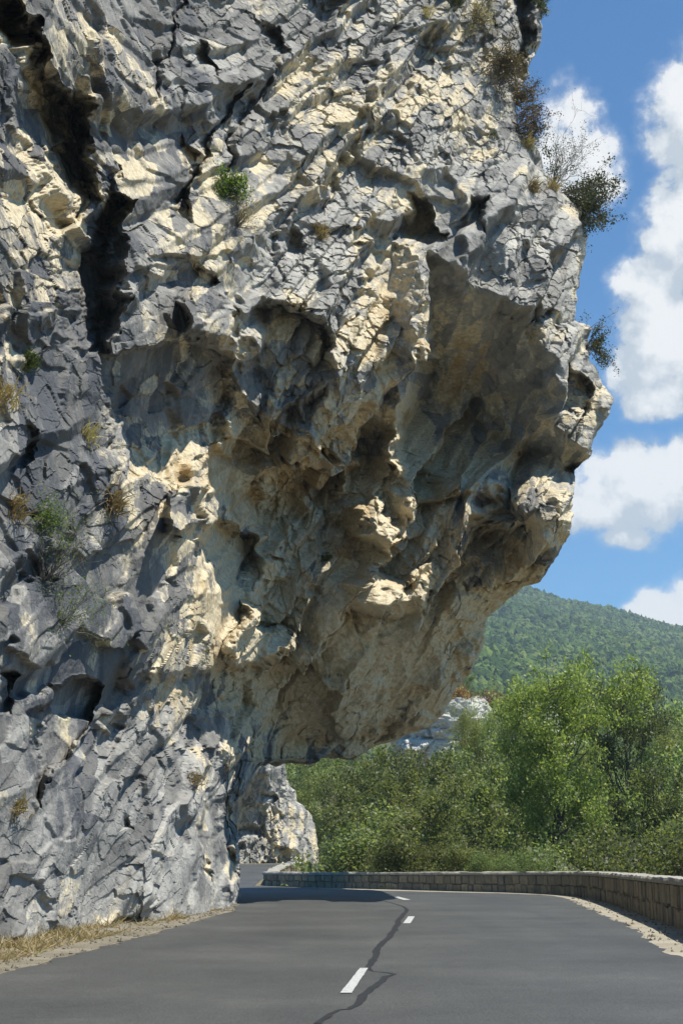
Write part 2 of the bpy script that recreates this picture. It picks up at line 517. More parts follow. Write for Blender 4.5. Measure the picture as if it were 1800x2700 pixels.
# brown hollow left of the cave and the darker bay under it
feats.append(([(270, 940, 14), (345, 918, 14), (430, 884, 14), (480, 892, 16), (560, 896, 20), (612, 915, 40), (604, 1080, 60), (530, 1230, 120), (450, 1270, 130), (350, 1290, 90), (290, 1200, 25), (274, 1050, 18)], 0.9))
feats.append(([(600, 1010, 50), (720, 1050, 50), (850, 985, 25), (815, 1090, 40), (720, 1220, 60), (640, 1250, 110), (560, 1200, 90)], 1.1))
feats.append((crop(3, [(100, 330, 12), (190, 400, 12), (200, 470, 15), (180, 560, 40), (90, 600, 40), (85, 450, 30)]), 0.3))
feats.append((crop(3, [(980, 800, 40), (1080, 850, 20), (1165, 900, 20), (1170, 1000, 40), (1140, 1130, 140), (950, 1150, 140), (870, 1010, 60), (930, 880, 50)]), 1.1))
# caves and roof of the nose
feats.append((k3([(250, 690, 30), (330, 720, 25), (470, 780, 25), (540, 830, 25), (560, 930, 25), (580, 1060, 30), (690, 1100, 60), (600, 1190, 150), (430, 1240, 150), (240, 1200, 60), (130, 1150, 40), (200, 1000, 30), (215, 800, 30)]), 2.0))
feats.append((k3([(755, 770, 25), (880, 830, 25), (990, 830, 25), (965, 940, 40), (1000, 1100, 40), (900, 1160, 150), (690, 1130, 150), (700, 1000, 40), (740, 900, 30)]), 1.2))
roofp = [(1118, 650, 250), (1195, 712, 285), (1250, 746, 285), (1320, 790, 285), (1378, 826, 270), (1404, 880, 250), (1436, 960, 220), (1464, 1040, 200), (1450, 1095, 180), (1500, 1150, 150), (1552, 1205, 100), (1530, 1275, 120), (1420, 1330, 200), (1270, 1345, 230), (1120, 1330, 230), (1065, 1270, 90), (1050, 1220, 40), (1046, 1120, 40), (1095, 1000, 40), (1118, 900, 40), (1120, 750, 40)]
feats.append((roofp, 5.0, False, 0.22))
# chin under the bright face
feats.append(([(660, 1260, 90), (760, 1180, 110), (850, 1110, 110), (960, 1085, 90), (1030, 1105, 60), (1050, 1240, 80), (1040, 1420, 200), (1000, 1540, 240), (800, 1560, 240), (650, 1420, 120)], 1.9))
# pale buttress edge left of the roof
feats.append(([(1040, 500, 30), (1100, 640, 20), (1108, 740, 18), (1090, 900, 18), (1055, 1060, 18), (1052, 1200, 18), (1040, 1290, 18), (1022, 1200, 40), (1015, 1060, 60), (1030, 900, 60), (1040, 700, 60)], -1.2))
# hanging ribs inside the hollow that catch the sun
feats.append((crop(4, [(-40, 700, 40), (0, 600, 30), (60, 500, 30), (105, 455, 30), (110, 540, 30), (60, 640, 30), (20, 730, 40)]), -1.6))
feats.append((crop(4, [(20, 760, 60), (80, 710, 50), (170, 720, 40), (180, 860, 40), (240, 930, 50), (190, 1000, 70), (90, 960, 70), (20, 900, 70)]), -2.2))
feats.append((crop(4, [(-40, 1090, 90), (60, 1000, 80), (180, 1010, 60), (260, 1060, 60), (400, 975, 50), (425, 1050, 60), (380, 1160, 70), (250, 1250, 60), (120, 1290, 60), (-20, 1270, 80)]), -2.4))
feats.append((crop(3, [(1040, 1300, 40), (1100, 1190, 40), (1180, 1250, 30), (1240, 1330, 30), (1340, 1290, 30), (1330, 1420, 30), (1200, 1480, 30), (1020, 1490, 30), (1000, 1400, 40)]), -1.8))
feats.append((crop(3, [(740, 740, 25), (840, 660, 25), (930, 570, 25), (950, 640, 25), (900, 840, 30), (850, 900, 30), (760, 880, 50)]), -1.4))
# lower nose
feats.append(([(1200, 1395, 150), (1290, 1285, 150), (1365, 1205, 140), (1470, 1215, 130), (1555, 1270, 130), (1545, 1405, 130), (1445, 1470, 90), (1380, 1440, 70), (1270, 1425, 80)], -2.3))
feats.append(([(1110, 1480, 120), (1250, 1390, 60), (1310, 1405, 60), (1390, 1440, 70), (1450, 1470, 60), (1442, 1520, 40), (1390, 1546, 50), (1290, 1550, 90), (1160, 1600, 120)], 0.7))
# dark lower lip of the arch
feats.append(([(780, 1940, 30), (900, 1915, 30), (1000, 1905, 30), (1080, 1890, 40), (1070, 1950, 30), (960, 2010, 60), (800, 2010, 40)], 0.9))
# dark overhangs low on the left
feats.append((crop(5, [(130, 120, 30), (330, -20, 20), (500, -10, 20), (470, 110, 20), (380, 230, 25), (310, 330, 25), (250, 430, 40), (200, 570, 60), (150, 560, 40), (120, 330, 40)]), 0.7))
feats.append((crop(5, [(-60, -40, 20), (60, -60, 20), (120, -20, 20), (90, 60, 60), (40, 140, 90), (-60, 160, 60)]), 0.5))
feats.append((crop(5, [(540, 0, 40), (700, -60, 40), (1100, -100, 60), (1180, 60, 60), (1060, 300, 50), (1060, 480, 60), (900, 560, 90), (740, 620, 90), (700, 500, 40), (660, 400, 40), (520, 300, 40)]), 0.5))
feats.append((crop(5, [(550, 690, 14), (650, 680, 14), (650, 600, 60), (600, 590, 60)]), 0.3))
feats.append((crop(5, [(940, 780, 25), (1000, 850, 25), (960, 920, 40), (940, 940, 40), (920, 860, 30)]), 0.5))
feats.append((crop(5, [(1005, 640, 18), (1100, 500, 18), (1110, 1100, 40), (1020, 1100, 20), (1000, 860, 18)]), 0.8))
# dark pocket beside the skyline at the top and the separate bluff behind it
feats.append((crop(2, [(690, -200, 30), (790, 60, 18), (815, 170, 14), (790, 280, 14), (820, 380, 14), (860, 390, 40), (900, 250, 60), (925, 150, 60), (900, 0, 60), (880, -200, 60)]), 1.8))
feats.append((crop(4, [(1000, 60, 25), (1060, 70, 14), (1130, 160, 14), (1160, 230, 30), (1120, 350, 40), (1060, 330, 40), (1030, 200, 25)]), 0.9))

right = [(1440, -420), (1436, -150), (1422, 0), (1431, 86), (1419, 143), (1399, 201), (1375, 235), (1362, 258), (1365, 344), (1382, 373), (1417, 413), (1440, 453), (1474, 488), (1508, 522), (1537, 574), (1557, 620), (1546, 660), (1537, 717), (1520, 775), (1511, 821), (1505, 850), (1552, 866), (1552, 911), (1560, 952), (1583, 1003), (1609, 1061), (1597, 1101), (1566, 1152), (1554, 1198), (1514, 1241), (1511, 1296), (1505, 1353), (1497, 1405), (1474, 1451), (1451, 1497), (1442, 1520), (1422, 1536), (1382, 1547), (1325, 1583), (1296, 1612), (1273, 1652), (1262, 1704), (1244, 1738), (1216, 1790), (1210, 1802), (1181, 1852), (1158, 1886), (1130, 1915), (1072, 1935), (1003, 1961), (963, 1980), (929, 1994), (877, 2001), (829, 2004), (790, 2006.5), (757, 2009), (737, 2012), (712, 2017), (689, 2028), (672, 2049), (653, 2082), (630, 2108), (617, 2133), (616, 2161), (626, 2181), (622, 2223), (623, 2279), (627, 2326), (626, 2360), (616, 2374), (612, 2440), (608, 2700)]


def gauss(x, y, cx, cy, rx, ry):
    return np.exp(-(((x - cx) / rx) ** 2 + ((y - cy) / ry) ** 2))


def rough(px, py):
    a = np.ones_like(px)
    roof = poly_push([(q[0], q[1], 30) for q in roofp[:13]] + [(1359, 1152, 30), (1244, 1072, 30), (1141, 1015, 30), (1105, 900, 30)], 1.0, px, py)
    a -= 0.90 * roof
    a -= 0.35 * np.clip(gauss(px, py, 900, 1850, 260, 160), 0, 1)
    a -= 0.55 * gauss(px, py, 230, 2310, 400, 170)
    a -= 0.40 * gauss(px, py, 1250, 350, 330, 330)
    a += 0.15 * gauss(px, py, 300, 500, 400, 500) + 0.65 * gauss(px, py, 720, 1350, 260, 380) + 0.5 * gauss(px, py, 1180, 1280, 170, 170) * (1 - roof)
    return np.clip(a, 0.08, 1.7)


def ribs(px, py):
    roof = poly_push([(q_[0], q_[1], 30) for q_ in roofp[:13]] + [(1359, 1152, 30), (1244, 1072, 30), (1141, 1015, 30), (1105, 900, 30)], 1.0, px, py)
    w_ = 1.0 - 0.70 * gauss(px, py, 1250, 350, 300, 380) - 0.97 * roof + 0.35 * gauss(px, py, 720, 1350, 280, 400) - 0.9 * gauss(px, py, 230, 2300, 430, 230) - 0.4 * gauss(px, py, 950, 1850, 250, 130)
    return np.clip(w_, 0, 1.35)


def stone(px, py):
    sh = np.clip(gauss(px, py, 760, 1450, 330, 420) + gauss(px, py, 1150, 1450, 260, 350) + gauss(px, py, 950, 1740, 400, 260), 0, 1)
    cr = 0.46 * sh + 0.42 * gauss(px, py, 960, 1790, 340, 210) + 0.20 * gauss(px, py, 1020, 250, 190, 330) + 0.32 * gauss(px, py, 60, 650, 110, 260) + 0.3 * gauss(px, py, 1410, 1330, 130, 100)  # sheltered rock is cream; extra on the arch ceiling imitates ground bounce
    cr -= 0.14 * gauss(px, py, 260, 1150, 330, 900) + 0.16 * gauss(px, py, 200, 2150, 420, 260) + 0.22 * gauss(px, py, 1400, 560, 190, 330) + 0.12 * gauss(px, py, 250, 1300, 250, 300)
    cr += 0.38 * sstep(py, 2330, 2420) * np.clip(vn1(px), 0, 1) * (px < 640) + 0.05
    oc = 0.26 * sh + 0.3 * gauss(px, py, 1280, 960, 160, 110) + 0.15 * gauss(px, py, 740, 1900, 120, 120)  # ochre rock; on the nose roof it also paints in deeper shade
    st = -0.02 + 0.28 * gauss(px, py, 250, 300, 430, 600) + 0.28 * gauss(px, py, 130, 1250, 380, 550) + 0.10 * gauss(px, py, 250, 2150, 400, 250) + 0.10 * gauss(px, py, 120, 1800, 330, 300) - 0.25 * gauss(px, py, 1150, 350, 330, 420) + 0.12 * gauss(px, py, 560, 1980, 120, 190) + 0.12 * gauss(px, py, 900, 1990, 140, 30)
    st -= 0.22 * gauss(px, py, 1000, 1500, 400, 380)
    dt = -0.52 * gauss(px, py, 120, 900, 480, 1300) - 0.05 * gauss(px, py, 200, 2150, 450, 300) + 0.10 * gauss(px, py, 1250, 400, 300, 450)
    return cr, oc, st, dt


def vn1(px):
    q = np.stack([px.ravel() / 40, np.zeros(px.size), np.zeros(px.size)], -1)
    return (0.5 + 0.9 * fbm(q, 77, 3)).reshape(px.shape)


STRATA = (0.48, 0.38, 1.0)
cliff, cliffV = make_rock('overhanging_cliff', -420, right, -420, 2560, 1380, 900, ctrl, feats, 0.8, 8.5, STRATA, 3, ROCK, rough=rough, cream_fn=stone, ribs=ribs, run=(34.0, 150), knee=600, fine=(1970, 2022, 90))
tag(cliff, 'huge grey and cream limestone cliff jutting out over the road bend', 'cliff')

# lookup of the finished face: nearest cliff point that projects onto a photo point
_d = cliffV.astype(float) - np.array([0, 0, H])
_f = _d[:, 1] * CP + _d[:, 2] * SP
_px = 900 + FOC * _d[:, 0] / _f
_py = 1350 - FOC * (-_d[:, 1] * SP + _d[:, 2] * CP) / _f


def on_cliff(px, py, r=7):
    for rr in (r, 2 * r, 5 * r, 12 * r):
        m = np.nonzero((np.abs(_px - px) < rr) & (np.abs(_py - py) < rr))[0]
        if len(m):
            return cliffV[m[np.argmin(_f[m])]].astype(float)
    raise ValueError('off the cliff')


# the next cliff, seen through the arch
fr = [(700, 1850), (735, 1985), (754, 2007), (756, 2057), (768, 2074), (782, 2085), (779, 2113), (798, 2124), (822, 2155), (832, 2180), (838, 2220), (838, 2250), (840, 2330)]
FB = 108.0
fctrl = [(300, 2277, FB - 16), (300, 2000, FB - 14), (300, 1850, FB - 13), (600, 2320, FB), (600, 2250, FB), (650, 2250, FB + 1), (720, 2250, FB + 2), (640, 2160, FB + 1.4), (640, 2100, FB - 0.2), (720, 2150, FB + 2.5),
         (700, 2040, FB - 0.5), (740, 2000, FB + 1), (600, 1900, FB - 1), (780, 2250, FB + 4), (840, 2250, FB + 9), (780, 2150, FB + 5), (820, 2180, FB + 8), (750, 2070, FB + 3.5), (700, 1860, FB + 2), (850, 2330, FB + 9)]
c7 = lambda pts: [(560 + q[0] * 0.2806, 1900 + q[1] * 0.2806, q[2] * 0.2806) for q in pts]
ff = [(c7([(235, 965, 20), (330, 955, 12), (430, 1000, 12), (480, 960, 30), (520, 1100, 40), (430, 1160, 60), (300, 1150, 80), (240, 1050, 60)]), 1.2),
      (c7([(420, 620, 12), (520, 660, 12), (600, 720, 12), (560, 800, 40), (480, 760, 40)]), 1.2),
      (c7([(470, 1090, 15), (520, 1020, 15), (545, 1130, 20), (500, 1180, 20)]), 1.0)]


def fstone(px, py):
    return (0.12 + 0.45 * gauss(px, py, 745, 2230, 60, 110) - 0.1 * gauss(px, py, 680, 2060, 70, 90), 0.15 * gauss(px, py, 750, 2200, 20, 130), -0.1 + 0.35 * gauss(px, py, 690, 2060, 45, 70) - 0.1 * gauss(px, py, 800, 2220, 70, 90), 0.15 + 0 * px)


far, _ = make_rock('roadside_cliff', 300, fr, 1850, 2330, 330, 330, fctrl, ff, 0.8, 14.0, (0.1, 0.1, 1), 21, ROCK, wrap=8, roundw=30, roundd=2.5, cream_fn=fstone, wa=(0.9, 0.6, 0.3, 0.12, 0.05), ribs=lambda a, b: np.full(a.size, -0.25))
tag(far, 'sunlit streaked rock face beside the far bend, seen through the arch', 'cliff')


def boulder_mesh(name, rx, ry, rz, seed, amp=0.25, nu=90, nv=60):
    u = np.linspace(0, 2 * math.pi, nu, endpoint=False)
    v = np.linspace(0.02, math.pi - 0.02, nv)
    U, Vv = np.meshgrid(u, v)
    n = np.stack([np.cos(U) * np.sin(Vv), np.sin(U) * np.sin(Vv), np.cos(Vv)], -1).reshape(-1, 3)
    n = np.sign(n) * np.abs(n) ** 0.72
    p = n * np.array([rx, ry, rz])
    s = min(rx, ry, rz)
    d = np.zeros(len(p))
    for k, (L, A) in enumerate(((0.9, 1.0), (0.35, 0.45), (0.14, 0.2))):
        o_, t_, r_, e_, _u = facets((p / (s * L * np.array([1.6, 1.6, 0.8]))).astype(F32), seed + 30 * k)
        d += A * (0.6 * o_ + 0.7 * t_ - 0.3 * (1 - sstep(e_, 0, 0.1)))
    p = p + n * (d * amp * s)[:, None]
    i = np.arange(nv - 1)[:, None] * nu + np.arange(nu)[None]
    j = np.arange(nv - 1)[:, None] * nu + (np.arange(nu)[None] + 1) % nu
    Fc = np.stack([i, i + nu, j + nu, j], -1).reshape(-1, 4)
    me = mesh_from(name, p, Fc)
    attr(me, 'cream', 0.22 + 0.3 * fbm(p.astype(F32), seed + 5, 3))
    attr(me, 'ochre', np.zeros(len(p)) - 0.1)
    attr(me, 'tone', np.zeros(len(p)) + 0.85)
    attr(me, 'stain', -0.10 + 0.35 * fbm(p.astype(F32) * np.array([0.6, 0.6, 2.0], F32), seed + 9, 3))
    return me


PALE = mat_rock('pale_limestone', 1.25, 0.6)
# ------------------------------------------------------------------ ground, road
wall_px = [(1870, 2486), (1800, 2452), (1704, 2417), (1618, 2385), (1549, 2366), (1474, 2359), (1359, 2354), (1187, 2350), (1020, 2345), (841, 2341), (694, 2335)]
WP = ground([q[0] for q in wall_px], [q[1] for q in wall_px])[:, :2]
WP = np.concatenate([[[WP[0, 0] - 0.5, -25.0], [WP[0, 0] - 0.35, 8.0]], WP])
END = WP[-1]
W2 = np.array([[END[0] + 0.15, END[1] + 0.45], [-3.45, 72.0], [-3.3, 84.0], [-2.4, 88.5]])


def rise(y):
    return 0.66 * sstep(np.asarray(y, float), 62, 108)


plat = np.concatenate([[[-70, -40]], [[WP[0, 0], -40]], WP, W2, [[2.5, 100], [9, 128], [-70, 128]]])


def poly_dist(P, x, y):
    inside = np.zeros(x.shape, bool)
    d = np.full(x.shape, 1e9)
    for k in range(len(P)):
        a, b = P[k], P[(k + 1) % len(P)]
        inside ^= ((a[1] > y) != (b[1] > y)) & (x < (b[0] - a[0]) * (y - a[1]) / (b[1] - a[1] + 1e-12) + a[0])
        e = b - a
        s = np.clip(((x - a[0]) * e[0] + (y - a[1]) * e[1]) / (e @ e + 1e-12), 0, 1)
        d = np.minimum(d, np.hypot(x - a[0] - s * e[0], y - a[1] - s * e[1]))
    return np.where(inside, -d, d)


def terrain_z(x, y):
    d = poly_dist(plat, x, y)
    q = np.stack([x / 6, y / 6, np.zeros_like(x)], -1).reshape(-1, 3)
    n = fbm(q, 5, 3).reshape(x.shape)
    drop = sstep(d, 0.5, 5.0)
    return rise(y) * (1 - drop) - 0.004 - drop * (4.6 - 0.5 * n)


def axis(a, b, step, far_):
    c = np.arange(a, b + 1e-6, step)
    lo = -np.geomspace(step, far_, 22)[::-1] + a
    hi = np.geomspace(step, far_, 22) + b
    return np.concatenate([lo, c, hi])


gx, gy = axis(-30, 50, 0.7, 4000), axis(-30, 130, 0.7, 5000)
GX, GY = np.meshgrid(gx, gy)
GZ = terrain_z(GX, GY)
m = NT('soil')
pos = m.n('NewGeometry').outputs['Position']
SOIL = m.finish(m.ramp(m.noise(pos, 0.7, 8, 0.65), [(0.3, (0.10, 0.085, 0.05)), (0.5, (0.19, 0.165, 0.11)), (0.7, (0.11, 0.12, 0.05))]), 0.95, m.noise(pos, 14, 4), 0.6, 0.03)
tag(add('ground', mesh_from('ground', np.stack([GX, GY, GZ], -1).reshape(-1, 3), grid_faces(len(gy), len(gx)), True), SOIL), kind='structure')


def strip(name, left, rightp, z, mat, n=4, sub=400, jag=0.0, kind='structure', seed=1):
    """Sheet between two lines, resampled; jag roughens both edges."""
    def res(L):
        L = np.asarray(L, float)
        s = np.concatenate([[0], np.cumsum(np.hypot(*np.diff(L, axis=0).T))])
        t = np.linspace(0, s[-1], sub)
        return np.stack([np.interp(t, s, L[:, 0]), np.interp(t, s, L[:, 1])], -1)
    A, B = res(left), res(rightp)
    if jag:
        for k, L in enumerate((A, B)):
            q = np.stack([L[:, 0] * 1.7, L[:, 1] * 1.7, np.zeros(sub) + k], -1)
            L += jag * np.stack([fbm(q, seed + 3 * k, 5, 0.65), 0 * L[:, 0]], -1)
    t = np.linspace(0, 1, n)[None, :, None]
    P = A[:, None] * (1 - t) + B[:, None] * t
    z_ = z + rise(P[..., 1])
    V = np.concatenate([P, z_[..., None]], -1).reshape(-1, 3)
    return tag(add(name, mesh_from(name, V, grid_faces(sub, n), True), mat), kind=kind)


def road_mat():
    m = NT('asphalt')
    pos = m.n('NewGeometry').outputs['Position']
    n1 = m.noise(pos, 0.35, 5, 0.6)
    n2 = m.noise(pos, 26, 5, 0.8)
    v = m.n('TexVoronoi', i_Vector=pos, i_Scale=34.0)
    mp = m.n('Mapping', i_Vector=pos)
    mp.inputs['Scale'].default_value = (1.1, 0.05, 1)
    lane = m.noise(mp.outputs[0], 1.0, 3, 0.5)
    col = m.ramp(n1, [(0.3, (0.044, 0.046, 0.045)), (0.5, (0.060, 0.062, 0.059)), (0.7, (0.082, 0.083, 0.078))])
    col = m.mix(0.55, col, m.ramp(n2, [(0.3, (0.4, 0.4, 0.4)), (0.7, (1.55, 1.55, 1.53))]), 'MULTIPLY')
    col = m.mix(0.5, col, m.ramp(lane, [(0.3, (0.8, 0.8, 0.81)), (0.7, (1.15, 1.14, 1.12))]), 'MULTIPLY')
    col = m.mix(m.ramp(v.outputs['Distance'], [(0.0, (1, 1, 1)), (0.18, (0, 0, 0))]), col, (0.17, 0.168, 0.155))
    col = m.mix(0.45, col, m.ramp(m.noise(pos, 6.0, 6, 0.75), [(0.3, (0.66, 0.66, 0.66)), (0.7, (1.3, 1.3, 1.28))]), 'MULTIPLY')
    st = m.noise(pos, 1.6, 6, 0.7)
    col = m.mix(m.ramp(st, [(0.62, (0, 0, 0)), (0.72, (0.5, 0.5, 0.5))]), col, (0.032, 0.033, 0.034))
    return m.finish(col, 0.62, m.math('ADD', n2, v.outputs['Distance']), 0.5, 0.012, 0.5)


ASPH = road_mat()
le = ground([q[0] for q in crop(5, [(-700, 1560), (-300, 1430), (0, 1345), (140, 1308), (260, 1272), (480, 1216), (640, 1170), (800, 1128), (940, 1085), (1080, 1048)])],
            [q[1] for q in crop(5, [(-700, 1560), (-300, 1430), (0, 1345), (140, 1308), (260, 1272), (480, 1216), (640, 1170), (800, 1128), (940, 1085), (1080, 1048)])])[:, :2]
le = np.concatenate([[[le[0, 0] + 0.1, -22]], le, [[-3.4, 44], [-6.5, 52], [-7.5, 64], [-13, 85], [-20, 104]]])
re_px = crop(6, [(1568, 1232), (1400, 1132), (1250, 1072), (1150, 1036), (1060, 994), (1000, 982), (900, 974), (800, 970), (500, 963), (0, 951)])
re_ = ground([q[0] for q in re_px], [q[1] for q in re_px])[:, :2]
off_end = np.array([[END[0] - 0.35, END[1] - 0.6], [-3.9, 72], [-3.75, 84], [-3.2, 92], [1.0, 104.0]])
re_[:6, 0] -= np.linspace(0.28, 0.05, 6)
re_ = np.concatenate([[[re_[0, 0] - 0.2, -22], [re_[0, 0] - 0.1, 10]], re_, off_end])
strip('road', le, re_, 0.004, ASPH, n=5, jag=0.22, sub=900)

m = NT('verge_grit')
pos = m.n('NewGeometry').outputs['Position']
n2 = m.noise(pos, 30, 4, 0.7)
col = m.ramp(m.noise(pos, 1.1, 7, 0.65), [(0.3, (0.14, 0.12, 0.085)), (0.55, (0.235, 0.21, 0.16)), (0.75, (0.31, 0.28, 0.22))])
GRIT = m.finish(m.mix(0.7, col, m.ramp(n2, [(0.3, (0.6, 0.6, 0.58)), (0.7, (1.15, 1.15, 1.12))]), 'MULTIPLY'), 0.95, n2, 0.8, 0.03)
strip('verge', [(-14, -22), (-14, 30), (-12, 45), (-16, 52), (-18, 64), (-30, 85), (-34, 104)], le - np.array([0.0, 0]), 0.002, GRIT, n=8, sub=300)
m = NT('verge_sand')
pos = m.n('NewGeometry').outputs['Position']
n2 = m.noise(pos, 24, 5, 0.7)
SAND = m.finish(m.mix(0.6, m.ramp(m.noise(pos, 1.4, 6, 0.6), [(0.3, (0.25, 0.225, 0.175)), (0.7, (0.40, 0.37, 0.30))]), m.ramp(n2, [(0.3, (0.6, 0.6, 0.58)), (0.7, (1.15, 1.15, 1.12))]), 'MULTIPLY'), 0.95, n2, 0.7, 0.02)
strip('verge', re_[:-5] + np.array([-0.06, 0]), WP + np.array([0.2, 0]), 0.0025, SAND, n=4, sub=300)

# centre line dashes (photo corners on the road plane)
m = NT('road_paint')
pos = m.n('NewGeometry').outputs['Position']
PAINT = m.finish(m.mix(m.ramp(m.noise(pos, 22, 5, 0.7), [(0.30, (1, 1, 1)), (0.46, (0, 0, 0))]), (0.42, 0.43, 0.415), (0.13, 0.13, 0.13)), 0.7, m.noise(pos, 60, 2), 0.3, 0.006)
for quad in ([(-6, 1430), (46, 1430), (122, 1315), (84, 1315)], [(282, 1108), (316, 1108), (336, 1076), (306, 1076)], [(286, 1000), (318, 999), (262, 985), (230, 984)]):
    c = crop(6, quad)
    g = ground([q[0] for q in c], [q[1] for q in c])
    a, b, cc, d = g
    n = 26
    t = np.linspace(0, 1, n)[:, None]
    L, R_ = a * (1 - t) + d * t, b * (1 - t) + cc * t
    q = np.stack([L[:, 0] * 9, L[:, 1] * 9, t[:, 0]], -1)
    L[:, 0] += 0.008 * fbm(q, 3, 3)
    R_[:, 0] += 0.008 * fbm(q, 8, 3)
    V = np.stack([L, R_], 1)
    V[..., 2] = 0.012
    tag(add('road_marking', mesh_from('road_marking', V.reshape(-1, 3), grid_faces(n, 2)), PAINT), kind='structure')

# tar seal along the joint
m = NT('tar_seal')
pos = m.n('NewGeometry').outputs['Position']
TAR = m.finish(m.ramp(m.noise(pos, 12, 4), [(0.3, (0.016, 0.017, 0.019)), (0.7, (0.028, 0.029, 0.031))]), 0.65, m.noise(pos, 30, 3), 0.3, 0.01)


def tar(pts, name='road_crack_seal'):
    c = crop(6, [(q[0], q[1]) for q in pts])
    g = ground([q[0] for q in c], [q[1] for q in c])
    w = np.array([q[2] for q in pts]) * 0.5 * 900 / 1568
    # half width in metres from the width in photo pixels
    dist = g[:, 1]
    wm = w * dist / FOC
    s = np.concatenate([[0], np.cumsum(np.hypot(*np.diff(g[:, :2], axis=0).T))])
    n = max(30, int(s[-1] / 0.06))
    t = np.linspace(0, s[-1], n)
    P = np.stack([np.interp(t, s, g[:, k]) for k in (0, 1)], -1)
    wi = np.interp(t, s, wm)
    P[:, 0] += 0.035 * fbm(np.stack([t * 1.6, 0 * t, 0 * t], -1), 4, 4)
    tn = np.gradient(P, axis=0)
    tn /= np.linalg.norm(tn, axis=1, keepdims=True) + 1e-9
    nn = np.stack([-tn[:, 1], tn[:, 0]], -1)
    wl = wi * (1 + 0.35 * fbm(np.stack([t * 4, 0 * t, 0 * t + 2], -1), 5, 4))
    wr = wi * (1 + 0.35 * fbm(np.stack([t * 4, 0 * t, 0 * t + 9], -1), 6, 4))
    V = np.zeros((n, 2, 3))
    V[:, 0, :2] = P + nn * wl[:, None]
    V[:, 1, :2] = P - nn * wr[:, None]
    V[..., 2] = 0.008
    tag(add(name, mesh_from(name, V.reshape(-1, 3), grid_faces(n, 2)), TAR), kind='structure')


tar([(-120, 1570, 36), (-60, 1525, 30), (0, 1505, 22), (45, 1503, 26), (80, 1475, 42), (95, 1440, 40), (150, 1400, 36), (185, 1370, 34), (200, 1352, 28), (243, 1342, 16), (205, 1335, 12), (140, 1328, 8), (125, 1312, 26), (150, 1280, 34), (165, 1230, 30), (185, 1200, 30), (225, 1165, 28), (262, 1110, 26), (265, 1085, 22), (290, 1060, 20), (300, 1045, 16), (285, 1030, 12), (250, 1018, 8), (190, 1002, 6), (120, 992, 4)])

# ------------------------------------------------------------------ parapet walls
def wall_stone():
    m = NT('wall_stone')
    pos = m.n('NewGeometry').outputs['Position']
    rp = m.n('NewGeometry').outputs['Random Per Island']
    c = m.ramp(rp, [(0.0, (0.19, 0.17, 0.135)), (0.35, (0.26, 0.23, 0.175)), (0.7, (0.34, 0.285, 0.20)), (1.0, (0.23, 0.21, 0.175))])
    n = m.noise(pos, 7, 6, 0.65)
    c = m.mix(0.8, c, m.ramp(n, [(0.3, (0.55, 0.55, 0.55)), (0.7, (1.2, 1.2, 1.18))]), 'MULTIPLY')
    return m.finish(c, 0.93, n, 0.8, 0.04)


WSTONE = wall_stone()
m = NT('wall_mortar')
pos = m.n('NewGeometry').outputs['Position']
MORTAR = m.finish(m.ramp(m.noise(pos, 9, 5), [(0.3, (0.10, 0.095, 0.085)), (0.7, (0.19, 0.18, 0.16))]), 0.95, m.noise(pos, 40, 3), 0.5, 0.02)
m = NT('coping_stone')
pos = m.n('NewGeometry').outputs['Position']
n = m.noise(pos, 5, 7, 0.65)
COPE = m.finish(m.ramp(n, [(0.28, (0.17, 0.165, 0.145)), (0.5, (0.31, 0.295, 0.255)), (0.75, (0.42, 0.40, 0.35))]), 0.93, n, 0.6, 0.04)


def sweep(line, hgt, thick, prof, sub, jag=0.0, seed=0, z0=0.0):
    """prof: list of (across 0..1, up 0..1 relative or absolute tuple)."""
    L = np.asarray(line, float)
    s = np.concatenate([[0], np.cumsum(np.hypot(*np.diff(L, axis=0).T))])
    t = np.linspace(0, s[-1], sub)
    P = np.stack([np.interp(t, s, L[:, 0]), np.interp(t, s, L[:, 1])], -1)
    P = np.stack([np.convolve(np.pad(P[:, k], 6, mode='reflect', reflect_type='odd'), np.ones(13) / 13, 'valid') for k in (0, 1)], -1)
    tn = np.gradient(P, axis=0)
    tn /= np.linalg.norm(tn, axis=1, keepdims=True)
    nn = np.stack([tn[:, 1], -tn[:, 0]], -1)                 # outward: right of travel
    h = np.interp(t, s, hgt)
    return P, nn, h, t, s[-1]


